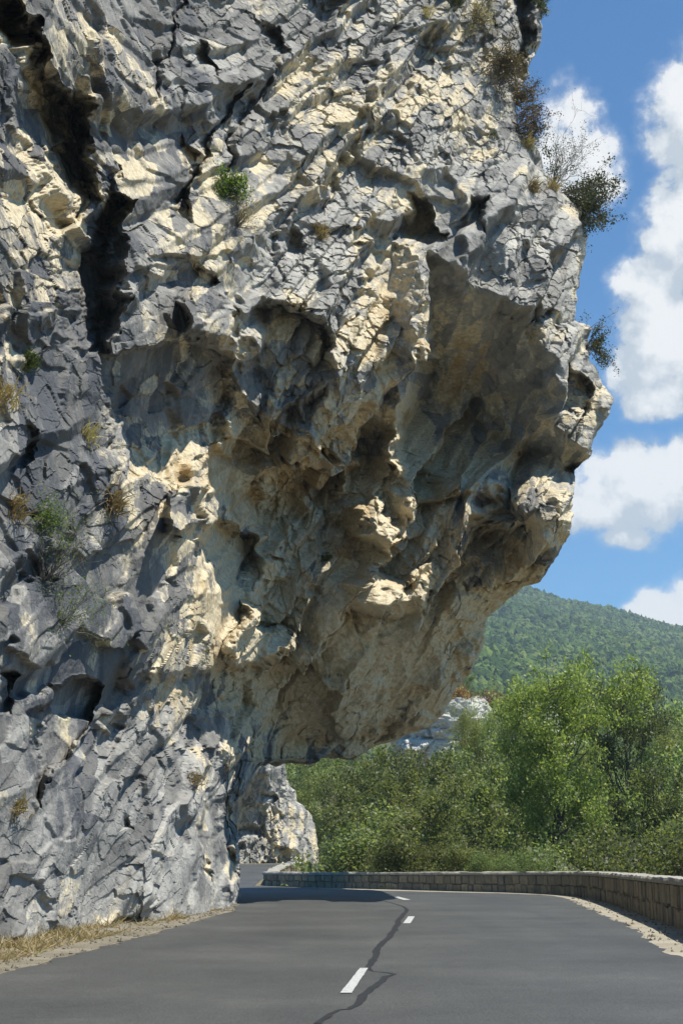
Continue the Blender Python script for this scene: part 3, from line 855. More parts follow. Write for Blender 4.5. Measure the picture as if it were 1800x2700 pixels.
def build_wall(label, line, hgt, thick=0.45, slab=0.11, seed=0, step=0.5):
    hgt = np.asarray(hgt, float)
    n = 500
    P, nn, h, t, Ltot = sweep(line, hgt, thick, None, n)
    mid = P[len(P) // 2]
    base = np.array([mid[0], mid[1], float(rise(mid[1]))])
    root = empty('parapet_wall', base, label, 'wall')
    zz = rise(P[:, 1])

    def tube(prof):
        V = np.zeros((n, len(prof), 3))
        for k, (ac, up, jg) in enumerate(prof):
            j = fbm(np.stack([t * 1.3, np.zeros(n) + k * 3.1, np.zeros(n)], -1), seed + k, 4, 0.6) * jg
            V[:, k, :2] = P + nn * (ac + j)[:, None]
            j2 = fbm(np.stack([t * 0.9, np.zeros(n) + k * 1.7, np.zeros(n) + 4], -1), seed + k + 30, 4, 0.6) * jg
            V[:, k, 2] = zz + np.where(up < 0.02, up * 1.0, up + 0.0) + (j2 if up > 0.02 else 0)
        return V
    # core
    ups = h - slab
    V = np.zeros((n, 4, 3))
    for k, (ac, top) in enumerate(((0.03, 0), (0.03, 1), (thick - 0.03, 1), (thick - 0.03, 0))):
        V[:, k, :2] = P + nn * ac
        V[:, k, 2] = zz + (ups if top else (-0.3 if k == 0 else -2.6))
    Fc = np.concatenate([grid_faces(n, 4), [[0, 1, 2, 3], [(n - 1) * 4 + 3, (n - 1) * 4 + 2, (n - 1) * 4 + 1, (n - 1) * 4]]])
    o = add('core', mesh_from('wall_core', V.reshape(-1, 3) - base, Fc), MORTAR, root)
    # coping, one rough slab line with joints left to the surface
    V = np.zeros((n, 8, 3))
    prof = [(-0.05, 0.0), (-0.06, 0.55), (-0.03, 0.97), (0.1, 1.03), (thick - 0.1, 1.03), (thick + 0.03, 0.97), (thick + 0.06, 0.5), (thick + 0.05, 0.0)]
    for k, (ac, u) in enumerate(prof):
        q = np.stack([t * 2.1, np.zeros(n) + k * 0.6, np.zeros(n)], -1)
        V[:, k, :2] = P + nn * (ac + 0.035 * fbm(q, seed + 60, 5, 0.65))[:, None]
        V[:, k, 2] = zz + ups + slab * u + 0.036 * fbm(q, seed + 70, 5, 0.6) * (u > 0.2)
    Fc = [grid_faces(n, 8), np.stack([np.arange(n - 1) * 8 + 7, np.arange(1, n) * 8 + 7, np.arange(1, n) * 8, np.arange(n - 1) * 8], -1)]
    for e in (0, n - 1):
        i = e * 8
        Fc.append(np.array([[i, i + 1, i + 6, i + 7], [i + 1, i + 2, i + 5, i + 6], [i + 2, i + 3, i + 4, i + 5]]))
    add('coping', mesh_from('coping', V.reshape(-1, 3) - base, np.concatenate(Fc)), COPE, root)
    # two courses of squared stones on both faces
    r = np.random.default_rng(seed + 5)
    VV, FF = [], []
    cnt = 0
    for side in (0, 1):
        for course in (0, 1):
            s = 0.0
            while s < Ltot - 0.1:
                w = r.uniform(0.2, 0.52) * step / 0.5
                e = min(s + w, Ltot)
                kk = [np.interp(v, t, np.arange(n)) for v in (s + 0.012, e - 0.012)]
                co = []
                ctr = []
                hh = np.interp((s + e) / 2, t, ups)
                lo = (-0.05, 0.50)[course]
                hi = (0.495, 1.0)[course]
                lo, hi = lo + (r.uniform(-0.07, 0.05) if course else 0.0), hi + (0.0 if course else r.uniform(-0.09, 0.03))
                dep = r.uniform(0.0, 0.05)
                for inset, dd in ((0.0, 0.0), (0.02, 0.03 + dep)):
                    for (kq, zq, sg) in ((kk[0], lo, 1), (kk[1], lo, -1), (kk[1], hi, -1), (kk[0], hi, 1)):
                        sx = np.interp(kq, np.arange(n), P[:, 0])
                        sy = np.interp(kq, np.arange(n), P[:, 1])
                        nx = np.interp(kq, np.arange(n), nn[:, 0])
                        ny = np.interp(kq, np.arange(n), nn[:, 1])
                        tx, ty = -ny, nx
                        ac = (0.03 - dd) if side == 0 else (thick - 0.03 + dd)
                        jx = r.uniform(-0.012, 0.012)
                        z = np.interp(kq, np.arange(n), zz) + zq * hh + (inset if zq == lo else -inset) + r.uniform(-0.01, 0.01)
                        co.append((sx + nx * ac + tx * (sg * inset + jx), sy + ny * ac + ty * (sg * inset + jx), z))
                VV += co
                b = cnt
                FF += [(b + 4, b + 5, b + 6, b + 7), (b, b + 1, b + 5, b + 4), (b + 1, b + 2, b + 6, b + 5), (b + 2, b + 3, b + 7, b + 6), (b + 3, b, b + 4, b + 7)]
                cnt += 8
                s = e
    add('stonework', mesh_from('stonework', np.array(VV) - base, np.array(FF)), WSTONE, root)
    return root


hh = np.interp(WP[:, 1], [0, 25, 46, 62], [0.90, 0.86, 0.76, 0.56])
build_wall('long rough stone parapet with pale coping, curving along the road edge before the trees', WP, hh, seed=1)
build_wall('short pale parapet running away behind the end of the long wall', W2, [0.56, 0.54, 0.50, 0.50], seed=4)

# ------------------------------------------------------------------ plants
def leaf_mat(name, ca, cb, cc, trans=0.5):
    m = NT(name)
    g = m.n('NewGeometry')
    oi = m.n('ObjectInfo')
    col = m.ramp(g.outputs['Random Per Island'], [(0.0, ca), (0.5, cb), (1.0, cc)])
    hs = m.n('HueSaturation', i_Color=col)
    m.t.links.new(m.math('ADD', 0.478, m.math('MULTIPLY', oi.outputs['Random'], 0.04)), hs.inputs['Hue'])
    m.t.links.new(m.math('ADD', 0.75, m.math('MULTIPLY', oi.outputs['Random'], 0.6)), hs.inputs['Value'])
    col = hs.outputs[0]
    b = m.n('BsdfPrincipled', i_Base_Color=col, i_Roughness=0.5)
    b.inputs['Specular IOR Level'].default_value = 0.4
    tr = m.n('BsdfTranslucent', i_Color=m.mix(1.0, col, (1.7, 1.7, 0.85), 'MULTIPLY'))
    mx = m.n('MixShader', i_Fac=trans)
    m.t.links.new(b.outputs[0], mx.inputs[1])
    m.t.links.new(tr.outputs[0], mx.inputs[2])
    m.t.links.new(mx.outputs[0], m.out.inputs['Surface'])
    return m.m


L_POP = leaf_mat('poplar_leaves', (0.088, 0.118, 0.040), (0.145, 0.185, 0.066), (0.26, 0.29, 0.15))
L_POL = leaf_mat('bright_poplar_leaves', (0.105, 0.145, 0.036), (0.175, 0.225, 0.06), (0.31, 0.335, 0.14))
L_DPO = leaf_mat('dark_poplar_leaves', (0.05, 0.085, 0.032), (0.085, 0.125, 0.048), (0.19, 0.23, 0.12))
L_WIL = leaf_mat('willow_leaves', (0.15, 0.185, 0.06), (0.22, 0.26, 0.09), (0.32, 0.33, 0.14))
L_DRK = leaf_mat('oak_leaves', (0.058, 0.080, 0.030), (0.098, 0.128, 0.046), (0.18, 0.21, 0.10))
L_BOX = leaf_mat('box_leaves', (0.03, 0.045, 0.014), (0.06, 0.075, 0.02), (0.10, 0.105, 0.03), 0.2)
L_BRN = leaf_mat('brown_leaves', (0.06, 0.045, 0.02), (0.10, 0.075, 0.03), (0.15, 0.11, 0.035), 0.2)
L_RED = leaf_mat('red_leaves', (0.17, 0.07, 0.025), (0.24, 0.10, 0.03), (0.22, 0.17, 0.05), 0.25)
L_DRY = leaf_mat('dry_grass_blades', (0.25, 0.19, 0.09), (0.34, 0.275, 0.14), (0.25, 0.235, 0.11), 0.2)
L_GRN = leaf_mat('fresh_leaves', (0.05, 0.09, 0.02), (0.085, 0.14, 0.03), (0.14, 0.17, 0.05))


def bark(name, a, b):
    m = NT(name)
    pos = m.n('NewGeometry').outputs['Position']
    n = m.noise(pos, 7, 5, 0.6)
    return m.finish(m.ramp(n, [(0.3, a), (0.7, b)]), 0.9, n, 0.6, 0.03)


BARK = bark('bark', (0.05, 0.042, 0.034), (0.12, 0.105, 0.085))
TWIG = bark('grey_twigs', (0.10, 0.09, 0.075), (0.20, 0.185, 0.16))


def tubes(paths, sides=6):
    """list of (points, radii) -> vertices, faces"""
    VV, FF, off = [], [], 0
    a = np.linspace(0, 2 * math.pi, sides, endpoint=False)
    for P, R in paths:
        P = np.asarray(P, float)
        R = np.asarray(R, float)
        tn = np.gradient(P, axis=0)
        tn /= np.linalg.norm(tn, axis=1, keepdims=True) + 1e-9
        up = np.where(np.abs(tn[:, 2:3]) > 0.9, [[1.0, 0, 0]], [[0, 0, 1.0]])
        u = np.cross(tn, up)
        u /= np.linalg.norm(u, axis=1, keepdims=True) + 1e-9
        w = np.cross(tn, u)
        ring = P[:, None] + R[:, None, None] * (u[:, None] * np.cos(a)[None, :, None] + w[:, None] * np.sin(a)[None, :, None])
        n = len(P)
        VV.append(ring.reshape(-1, 3))
        i = np.arange(n - 1)[:, None] * sides + np.arange(sides)[None]
        j = np.arange(n - 1)[:, None] * sides + (np.arange(sides)[None] + 1) % sides
        FF.append(np.stack([i, j, j + sides, i + sides], -1).reshape(-1, 4) + off)
        off += n * sides
    return np.concatenate(VV), np.concatenate(FF)


def leaves(cent, size, r, asp=0.62, up=0.7):
    n = len(cent)
    d = r.normal(size=(n, 3))
    d /= np.linalg.norm(d, axis=1, keepdims=True)
    e = r.normal(size=(n, 3)) + np.array([0, 0, up])
    e = np.cross(d, e)
    e /= np.linalg.norm(e, axis=1, keepdims=True) + 1e-9
    s = (size * r.uniform(0.6, 1.35, n))[:, None]
    V = np.stack([cent - d * s * 0.5, cent + e * s * asp * 0.5, cent + d * s * 0.5, cent - e * s * asp * 0.5], 1)
    return V.reshape(-1, 3), np.arange(4 * n).reshape(-1, 4)


def wiggle(a, b, n, amp, r, sag=0.0):
    t = np.linspace(0, 1, n)
    P = np.asarray(a)[None] * (1 - t[:, None]) + np.asarray(b)[None] * t[:, None]
    off = np.cumsum(r.normal(size=(n, 3)), 0) * amp / math.sqrt(n)
    off -= off[0]
    P = P + off
    P[:, 2] += sag * np.sin(t * math.pi) 
    return P


def tree_proto(seed, Ht, Wd, nl=22, nleaf=22000, ls=0.17, low=0.22, upr=0.55, stems=1, asp=0.62, spread=0.42, peak=0.4, gaps=0.25):
    """Returns (trunk mesh, crown mesh): tapered trunk, limbs, twigs, leaves gathered in clumps along the twigs."""
    r = np.random.default_rng(seed)
    paths, clumps = [], []
    for st in range(stems):
        lean = r.normal(size=2) * (0.012 if stems == 1 else 0.14) * Ht
        top = np.array([lean[0], lean[1], Ht * (0.93 if st == 0 else r.uniform(0.65, 0.9))])
        b0 = np.array([0, 0, -0.3]) + (np.append(r.normal(size=2) * 0.25, 0) if stems > 1 else 0)
        T = wiggle(b0, top, 12, 0.035 * Ht, r)
        R = np.linspace(1, 0.06, 12) ** 0.9 * (0.018 * Ht + 0.03) / math.sqrt(stems)
        paths.append((T, R))
        ph = r.uniform(0, 6.28)
        for k in range(nl // stems):
            f = low + (1 - low) * ((k + r.uniform(0, 0.8)) / (nl // stems))
            f = min(f, 0.985)
            p0 = np.array([np.interp(f * 11, np.arange(12), T[:, c]) for c in range(3)])
            r0 = np.interp(f * 11, np.arange(12), R)
            ph += 2.4 + r.uniform(-0.5, 0.5)
            g = (f - low) / (1 - low)
            prof = (math.sin(math.pi * min(1, max(0.0, 0.14 + 0.86 * (g ** (0.5 / max(peak, 0.2)) if g > 0 else 0)))) ** 0.75)
            ln = Wd * 0.5 * (0.28 + 0.85 * prof) * r.uniform(0.65, 1.18)
            el = upr * r.uniform(0.6, 1.3) + 0.35 * g
            dr = np.array([math.cos(ph) * math.cos(el), math.sin(ph) * math.cos(el), math.sin(el)])
            p1 = p0 + dr * ln
            B = wiggle(p0, p1, 7, 0.10 * ln, r, sag=0.07 * ln)
            paths.append((B, np.linspace(r0 * 0.55, 0.012, 7)))
            nt = max(3, int(2 + ln * 2.2))
            for q in range(nt):
                u = r.uniform(0.3, 1.0)
                b1 = np.array([np.interp(u * 6, np.arange(7), B[:, c]) for c in range(3)])
                dd = dr + r.normal(size=3) * 0.75 + np.array([0, 0, 0.25])
                dd /= np.linalg.norm(dd)
                tl = ln * r.uniform(0.22, 0.45) + 0.25
                Tw = wiggle(b1, b1 + dd * tl, 4, 0.06, r)
                paths.append((Tw, np.linspace(0.018, 0.006, 4)))
                if r.uniform() > gaps:
                    clumps.append((Tw[2], spread * r.uniform(0.5, 1.1)))
                clumps.append((Tw[3], spread * r.uniform(0.5, 1.25)))
    c = np.array([q[0] for q in clumps])
    s = np.array([q[1] for q in clumps])
    w = s ** 2
    idx = r.choice(len(c), nleaf, p=w / w.sum())
    g = r.normal(size=(nleaf, 3)) * np.array([0.62, 0.62, 0.5])
    cent = c[idx] + g * s[idx][:, None]
    V, Fc = leaves(cent, ls, r, asp)
    tv, tf = tubes(paths, 6)
    mid = np.append(np.median(cent[cent[:, 2] > Ht * 0.55], 0)[:2], 0.0)        # crown stands over the origin
    V = V - mid
    tv = tv - mid
    return mesh_from('trunk', tv, tf, True), mesh_from('crown', V, Fc)


print('cliff done', round(time.time() - T0, 1))
PROTO, PH = {}, {}


def proto(key, mats, **kw):
    t, c = tree_proto(**kw)
    t.materials.append(mats[0])
    c.materials.append(mats[1])
    PROTO[key] = (t, c)
    z = np.empty(len(c.vertices) * 3, F32)
    c.vertices.foreach_get('co', z)
    PH[key] = float(np.percentile(z[2::3], 99.7))


proto('poplar_a', (BARK, L_POL), seed=1, Ht=12.8, Wd=7.6, nl=30, nleaf=33280, ls=0.15, low=0.48, upr=0.6, spread=0.46)
proto('poplar_b', (BARK, L_DPO), seed=2, Ht=12.5, Wd=7.2, nl=28, nleaf=32000, ls=0.15, low=0.3, upr=0.7, spread=0.46)
proto('oak_a', (BARK, L_DRK), seed=3, Ht=9.0, Wd=7.5, nl=26, nleaf=30720, ls=0.15, low=0.12, upr=0.5, stems=2, spread=0.46)
proto('oak_b', (BARK, L_POP), seed=4, Ht=8.0, Wd=7.0, nl=26, nleaf=29440, ls=0.15, low=0.08, upr=0.45, stems=3, spread=0.46)
proto('willow', (BARK, L_WIL), seed=5, Ht=11.0, Wd=5.4, nl=34, nleaf=33280, ls=0.15, low=0.1, upr=0.9, asp=0.32, stems=2, spread=0.46)
proto('bush', (BARK, L_DRK), seed=6, Ht=4.6, Wd=5.2, nl=24, nleaf=26000, ls=0.11, low=0.03, upr=0.5, stems=4, spread=0.5)
proto('bush_b', (BARK, L_POP), seed=7, Ht=5.0, Wd=4.8, nl=24, nleaf=26000, ls=0.115, low=0.03, upr=0.6, stems=4, spread=0.5)


def plant_tree(kind, px, top, Y, label, name='broadleaf_tree', base=None, wid=1.0, rz=None, cat='tree', group='trees beyond the parapet'):
    tp = at(px, top, Y)
    if base is None:
        base = float(terrain_z(np.array([tp[0]]), np.array([Y]))[0])
    hgt = tp[2] - base
    s = hgt / (PH[kind] * 1.0)
    o = empty(name, (tp[0], Y, base), label, cat, group, rz if rz is not None else rng.uniform(0, 6.28), (s * wid, s * wid, s))
    add('trunk', PROTO[kind][0], None, o)
    add('crown', PROTO[kind][1], None, o)
    return o


TREES = [
    # kind, px, top, Y, width, label
    ('poplar_a', 1462, 1735, 60, 0.80, 'tallest poplar with dark forked trunk and yellowish top'),
    ('poplar_b', 1650, 1765, 64, 0.72, 'tall dark green poplar on the right of the tallest one'),
    ('willow', 1560, 1930, 72, 0.6, 'mid green poplar filling the gap behind the two tallest trees'),
    ('willow', 1243, 1862, 96, 0.55, 'pale willow standing in front of the white outcrop'),
    ('willow', 1360, 1812, 92, 0.55, 'pale yellow-green willow just left of the tallest poplar'),
    ('willow', 1190, 1985, 88, 0.7, 'small pale willow below the white outcrop'),
    ('willow', 1310, 1862, 94, 0.6, 'thin pale willow covering the middle of the white outcrop'),
    ('oak_b', 1285, 1960, 68, 0.85, 'bright green tree left of the tallest poplar'),
    ('oak_a', 1150, 1985, 76, 0.9, 'dark round tree under the outcrop at the edge of the rock nose'),
    ('oak_b', 1090, 1985, 70, 0.85, 'olive tree under the right end of the arch'),
    ('oak_a', 1040, 1985, 82, 0.8, 'dark tree right under the hanging lip of the arch'),
    ('oak_b', 880, 1965, 128, 1.0, 'tree seen beneath the left part of the arch'),
    ('oak_a', 790, 1950, 138, 1.0, 'dim tree furthest left behind the arch'),
    ('oak_b', 1785, 1860, 78, 0.9, 'light green tree at the far right edge behind'),
    ('willow', 1745, 1870, 84, 0.8, 'feathery pale tree rising behind the right-hand poplar'),
    ('willow', 1715, 2060, 70, 0.9, 'yellow-green willow low on the right between darker trees'),
    ('willow', 1640, 2085, 72, 0.8, 'slim yellow-green willow under the dark poplar'),
    ('oak_b', 1800, 2040, 62, 1.0, 'dense green tree cut by the right edge of the view'),
    ('oak_b', 1190, 2060, 60, 1.0, 'bright leafy tree behind the middle of the parapet'),
    ('bush_b', 1060, 2130, 63, 1.3, 'olive bushy tree behind the wall left of middle'),
    ('oak_b', 1040, 2080, 70, 0.8, 'bushy tree behind the wall right of the pier gap'),
]
for kind, px, top, Y, wd, lab in TREES:
    plant_tree(kind, px, top, Y, lab, wid=wd)
BUSH = [
    ('bush_b', 815, 2262, 84, 0.5, 'small green shrub behind the pale short parapet'),
    ('bush', 950, 2225, 70, 0.8, 'low dark shrub behind the left end of the long parapet'),
    ('bush_b', 985, 2205, 62, 1.1, 'low bright shrub behind the parapet under the arch lip'),
    ('bush', 1110, 2215, 58, 1.2, 'low shaded shrub behind the middle of the parapet'),
    ('bush_b', 1230, 2200, 56, 1.1, 'leafy shrub behind the parapet left of the forked trunk'),
    ('bush', 1340, 2245, 54, 1.1, 'dark shrub beside the forked trunk'),
    ('bush_b', 1545, 2235, 55, 1.0, 'silvery green shrub behind the bend of the parapet'),
    ('bush_b', 1610, 2215, 57, 1.0, 'tall shrub under the dark poplar by the wall'),
    ('bush', 1780, 2170, 54, 1.1, 'dark shrub behind the wall at the right edge'),
]
for kind, px, top, Y, wd, lab in BUSH:
    plant_tree(kind, px, top, Y, lab, name='shrub', wid=wd, cat='shrub', group='shrubs behind the parapet')
# undergrowth that fills the bank below the trees
r = np.random.default_rng(40)
n = 90000
ux, uy = r.uniform(-6, 34, n), r.uniform(50, 112, n)
dd = poly_dist(plat, ux, uy)
k = dd > 1.2
ux, uy = ux[k], uy[k]
uz = terrain_z(ux, uy) + np.abs(r.normal(size=len(ux))) * (0.5 + 0.6 * (fbm(np.stack([ux / 3, uy / 3, 0 * ux], -1), 8, 3) + 0.4))
V, Fc = leaves(np.stack([ux, uy, uz], -1), 0.24, r)
tag(add('undergrowth', mesh_from('undergrowth', V, Fc), L_DRK), kind='stuff')

# ------------------------------------------------------------------ plants on the rock
def shrub_mesh(seed, n_st, ln, dirv, spread, nleaf, ls, cl, bare=0.0, th=0.02):
    r = np.random.default_rng(seed)
    paths, cl_ = [], []
    for k in range(n_st):
        d = np.asarray(dirv, float) + r.normal(size=3) * spread
        d /= np.linalg.norm(d)
        L = ln * r.uniform(0.5, 1.0)
        P = wiggle((0, 0, 0), d * L, 7, 0.12 * L, r)
        paths.append((P, np.linspace(th, th * 0.25, 7)))
        for q in range(6):
            u = r.uniform(0.35, 1)
            b = np.array([np.interp(u * 6, np.arange(7), P[:, c]) for c in range(3)])
            e = d + r.normal(size=3) * 0.6
            e /= np.linalg.norm(e)
            T = wiggle(b, b + e * L * r.uniform(0.15, 0.4), 4, 0.05 * L, r)
            paths.append((T, np.linspace(th * 0.4, th * 0.15, 4)))
            if r.uniform() > bare:
                cl_ += [T[3], T[2]]
            else:
                cl_ += [T[3]] if r.uniform() > 0.5 else []
    c = np.array(cl_)
    i = r.integers(0, len(c), nleaf)
    cent = c[i] + r.normal(size=(nleaf, 3)) * cl
    lv, lf = leaves(cent, ls, r)
    sv, sf = tubes(paths, 5)
    return mesh_from('stems', sv, sf, True), mesh_from('foliage', lv, lf)


def cliff_shrub(px, py, label, name, lm, dx=0, dep=0.0, **kw):
    p = on_cliff(px, py) + np.array([dx, dep, 0])
    o = empty(name, p, label, 'shrub')
    s, f = shrub_mesh(**kw)
    add('stems', s, TWIG, o)
    add('foliage', f, lm, o)
    return o


def tuft(px, py, label, ln=0.35, nb=140, mat=None, dirv=(0.35, -0.5, 0.7), spread=0.35, w=0.012, name='grass_tuft', seed=1, rad=0.1, cat='grass tuft'):
    r = np.random.default_rng(seed)
    p = on_cliff(px, py)
    VV, FF = [], []
    for k in range(nb):
        d = np.asarray(dirv) + r.normal(size=3) * spread
        d /= np.linalg.norm(d)
        L = ln * r.uniform(0.45, 1.1)
        b = r.normal(size=3) * rad
        t = np.linspace(0, 1, 4)[:, None]
        P = b + d * L * t + np.array([0, 0, -0.45 * L]) * t ** 2
        sd = np.cross(d, r.normal(size=3))
        sd /= np.linalg.norm(sd)
        ww = w * (1 - 0.8 * t)
        V = np.stack([P - sd * ww, P + sd * ww], 1).reshape(-1, 3)
        FF.append(grid_faces(4, 2) + 8 * k)
        VV.append(V)
    o = add(name, mesh_from(name, np.concatenate(VV), np.concatenate(FF)), mat or L_DRY)
    o.location = p
    return tag(o, label, cat)


# skyline
cliff_shrub(1478, 492, 'large dark shrub on the skyline ledge with foliage spilling down the edge', 'cliff_shrub', L_BOX, dep=0.4, seed=1, n_st=34, ln=1.9, dirv=(0.75, -0.1, -0.35), spread=0.42, nleaf=9000, ls=0.075, cl=0.10)
cliff_shrub(1462, 478, 'nearly bare shrub with long thin twigs sticking up into the sky', 'twiggy_shrub', L_BOX, dep=0.3, seed=22, n_st=36, ln=2.2, dirv=(0.42, 0, 0.85), spread=0.33, nleaf=1300, ls=0.05, cl=0.06, bare=0.6, th=0.010)
cliff_shrub(1362, 262, 'brown shrub hugging the skyline below the top bluff', 'cliff_shrub', L_BRN, dep=0.2, seed=3, n_st=16, ln=1.0, dirv=(0.6, -0.2, 0.1), spread=0.5, nleaf=2500, ls=0.06, cl=0.07)
cliff_shrub(1362, 335, 'olive brown shrub sticking out over the skyline notch', 'cliff_shrub', L_BRN, dep=0.2, seed=4, n_st=18, ln=1.1, dirv=(0.8, -0.2, 0.25), spread=0.4, nleaf=2500, ls=0.06, cl=0.07)
cliff_shrub(1553, 905, 'small dark juniper on the shoulder of the nose', 'cliff_shrub', L_BOX, dep=0.3, seed=5, n_st=16, ln=0.95, dirv=(0.6, 0.0, 0.1), spread=0.45, nleaf=2200, ls=0.06, cl=0.06)
cliff_shrub(1552, 868, 'lone bare twig rising from the shoulder of the nose', 'twiggy_shrub', L_BOX, dep=0.2, seed=6, n_st=3, ln=1.1, dirv=(0.4, 0, 0.8), spread=0.25, nleaf=60, ls=0.05, cl=0.05, bare=0.5, th=0.012)
cliff_shrub(1310, 150, 'rusty green shrub in the crack near the top of the cliff', 'cliff_shrub', L_BRN, seed=7, n_st=26, ln=1.3, dirv=(0.3, -0.5, -0.7), spread=0.4, nleaf=4200, ls=0.06, cl=0.10)
cliff_shrub(1420, 12, 'small shrub at the very top of the skyline bluff', 'cliff_shrub', L_BOX, dep=0.2, seed=8, n_st=10, ln=0.6, dirv=(0.5, -0.2, 0.6), spread=0.5, nleaf=900, ls=0.06, cl=0.06)
cliff_shrub(1255, 55, 'pale grey bush on the upper right face', 'cliff_shrub', L_DRY, seed=9, n_st=22, ln=0.9, dirv=(0.3, -0.5, 0.5), spread=0.5, nleaf=1800, ls=0.05, cl=0.09)
cliff_shrub(605, 495, 'bright green ivy-like plant in a shaded crack of the upper face', 'cliff_plant', L_GRN, seed=10, n_st=18, ln=0.6, dirv=(0.45, -0.55, 0.1), spread=0.55, nleaf=1700, ls=0.065, cl=0.07)
cliff_shrub(630, 595, 'grey-brown dead bush below the green plant', 'cliff_shrub', L_DRY, seed=11, n_st=40, ln=0.75, dirv=(0.35, -0.5, 0.45), spread=0.45, nleaf=900, ls=0.035, cl=0.06, bare=0.4, th=0.008)
# low left
cliff_shrub(120, 1530, 'large tangled grey twiggy shrub low on the left face', 'twiggy_shrub', L_GRN, seed=12, n_st=46, ln=1.45, dirv=(0.30, -0.25, 0.85), spread=0.42, nleaf=900, ls=0.035, cl=0.07, bare=0.6, th=0.008)
cliff_shrub(170, 1640, 'lower twiggy shrub with yellow-green leaves on the left face', 'twiggy_shrub', L_GRN, seed=13, n_st=30, ln=0.9, dirv=(0.35, -0.3, 0.6), spread=0.5, nleaf=1200, ls=0.035, cl=0.07, bare=0.5, th=0.007)
cliff_shrub(110, 1400, 'yellow-green bush above the tangled twigs', 'cliff_plant', L_GRN, seed=14, n_st=24, ln=0.55, dirv=(0.4, -0.4, 0.3), spread=0.5, nleaf=1700, ls=0.04, cl=0.08, th=0.007)
for i, (px, py, lab, ln, nb) in enumerate([
    (300, 1340, 'tall drooping yellow-green grass tuft on the edge of the left buttress', 0.55, 240),
    (235, 1150, 'thin grass tuft high on the left buttress', 0.4, 110),
    (40, 1350, 'dry grass tuft at the far left beside the cream streak', 0.5, 140),
    (10, 1045, 'yellow grass tuft at the left edge halfway up', 0.4, 110),
    (50, 2140, 'straw tuft low on the left face above the road', 0.35, 120),
    (848, 615, 'yellow grass tuft on the ledge under the smooth slab', 0.42, 170),
    (1408, 492, 'straw yellow tuft on the upper right face, lower of two', 0.5, 190),
    (1455, 490, 'straw tuft on the skyline beside the dark shrub', 0.45, 150),
    (1392, 382, 'pale tuft on the skyline above the twiggy shrub', 0.5, 150),
    (1300, 355, 'small green tuft in a vertical joint of the right face', 0.3, 80),
    (1205, 15, 'green tuft near the upper border of the face', 0.45, 130),
    (1130, 40, 'brownish tuft on the upper face below the top', 0.4, 110),
    (520, 2068, 'short grass growing on the shaded ledge of the pier', 0.35, 90),
    (80, 960, 'small green moss cushion on the left face', 0.22, 240),
    (855, 1470, 'tiny green cushion on the sunlit hanging rib', 0.22, 240),
]):
    tuft(px, py, lab, ln, nb, mat=(L_BOX if 'green' in lab and 'yellow' not in lab else L_DRY), seed=60 + i, rad=0.05 + 0.12 * ln)

# dry grass and stones on the left verge
r = np.random.default_rng(9)
n = 34000
s = r.uniform(0, 1, n) ** 0.8
bl = ground([q[0] for q in base_px], [q[1] for q in base_px])[:, :2]
by = r.uniform(13, 39, n)
bx = np.interp(by, bl[:, 1], bl[:, 0])
lx = np.interp(by, le[1:12, 1], le[1:12, 0])
f = r.beta(1.2, 2.0, n)
dens = fbm(np.stack([by * 0.8, f * 2, 0 * by], -1), 31, 3)
ok = dens > r.uniform(-0.5, 0.7, n) + 0.07 * np.clip(by - 24, 0, 20)
bx, by, lx, f = bx[ok], by[ok], lx[ok], f[ok]
n = len(bx)
base = np.stack([bx - 0.15 + (lx - bx) * f * 0.8, by, np.full(n, 0.003)], -1)
d = r.normal(size=(n, 3)) * np.array([1, 1, 0.2]) + np.array([0, 0, 0.55])
d /= np.linalg.norm(d, axis=1, keepdims=True)
L = r.uniform(0.06, 0.27, n)[:, None]
sd = np.cross(d, r.normal(size=(n, 3)))
sd /= np.linalg.norm(sd, axis=1, keepdims=True)
V = np.stack([base - sd * 0.008, base + sd * 0.008, base + d * L + sd * 0.002, base + d * L - sd * 0.002], 1)
tag(add('dry_grass', mesh_from('dry_grass', V.reshape(-1, 3), np.arange(4 * n).reshape(-1, 4)), L_DRY), kind='stuff')


def pebbles(n, xy, smin, smax, seed):
    r = np.random.default_rng(seed)
    u = np.array([[1, 0, 0], [-1, 0, 0], [0, 1, 0], [0, -1, 0], [0, 0, 1], [0, 0, -1.0]])
    f = np.array([[0, 2, 4], [2, 1, 4], [1, 3, 4], [3, 0, 4], [2, 0, 5], [1, 2, 5], [3, 1, 5], [0, 3, 5]])
    s = (smin + (smax - smin) * r.uniform(0, 1, n) ** 4)[:, None, None]
    V = u[None] * s * r.uniform(0.5, 1.1, (n, 6, 1)) + np.concatenate([xy, np.full((n, 1), 0.01)], 1)[:, None]
    V += r.normal(size=V.shape) * s * 0.15
    return V.reshape(-1, 3), (f[None] + 6 * np.arange(n)[:, None, None]).reshape(-1, 3)


n = 1300
py_ = r.uniform(13, 40, n)
f = r.uniform(-0.05, 1.0, n) ** 1.0
xy = np.stack([np.interp(py_, bl[:, 1], bl[:, 0]) + f * (np.interp(py_, le[1:12, 1], le[1:12, 0]) - np.interp(py_, bl[:, 1], bl[:, 0])), py_], -1)
py2 = r.uniform(12, 46, n // 2)
wx_ = np.interp(py2, WP[:, 1], WP[:, 0])
rx_ = np.interp(py2, re_[:12, 1], re_[:12, 0])
xy2 = np.stack([rx_ + (wx_ - rx_) * r.uniform(0, 1, n // 2), py2], -1)
V, Fc = pebbles(n + n // 2, np.concatenate([xy, xy2]), 0.006, 0.045, 5)
tag(add('gravel', mesh_from('gravel', V, Fc), GRIT), kind='stuff')

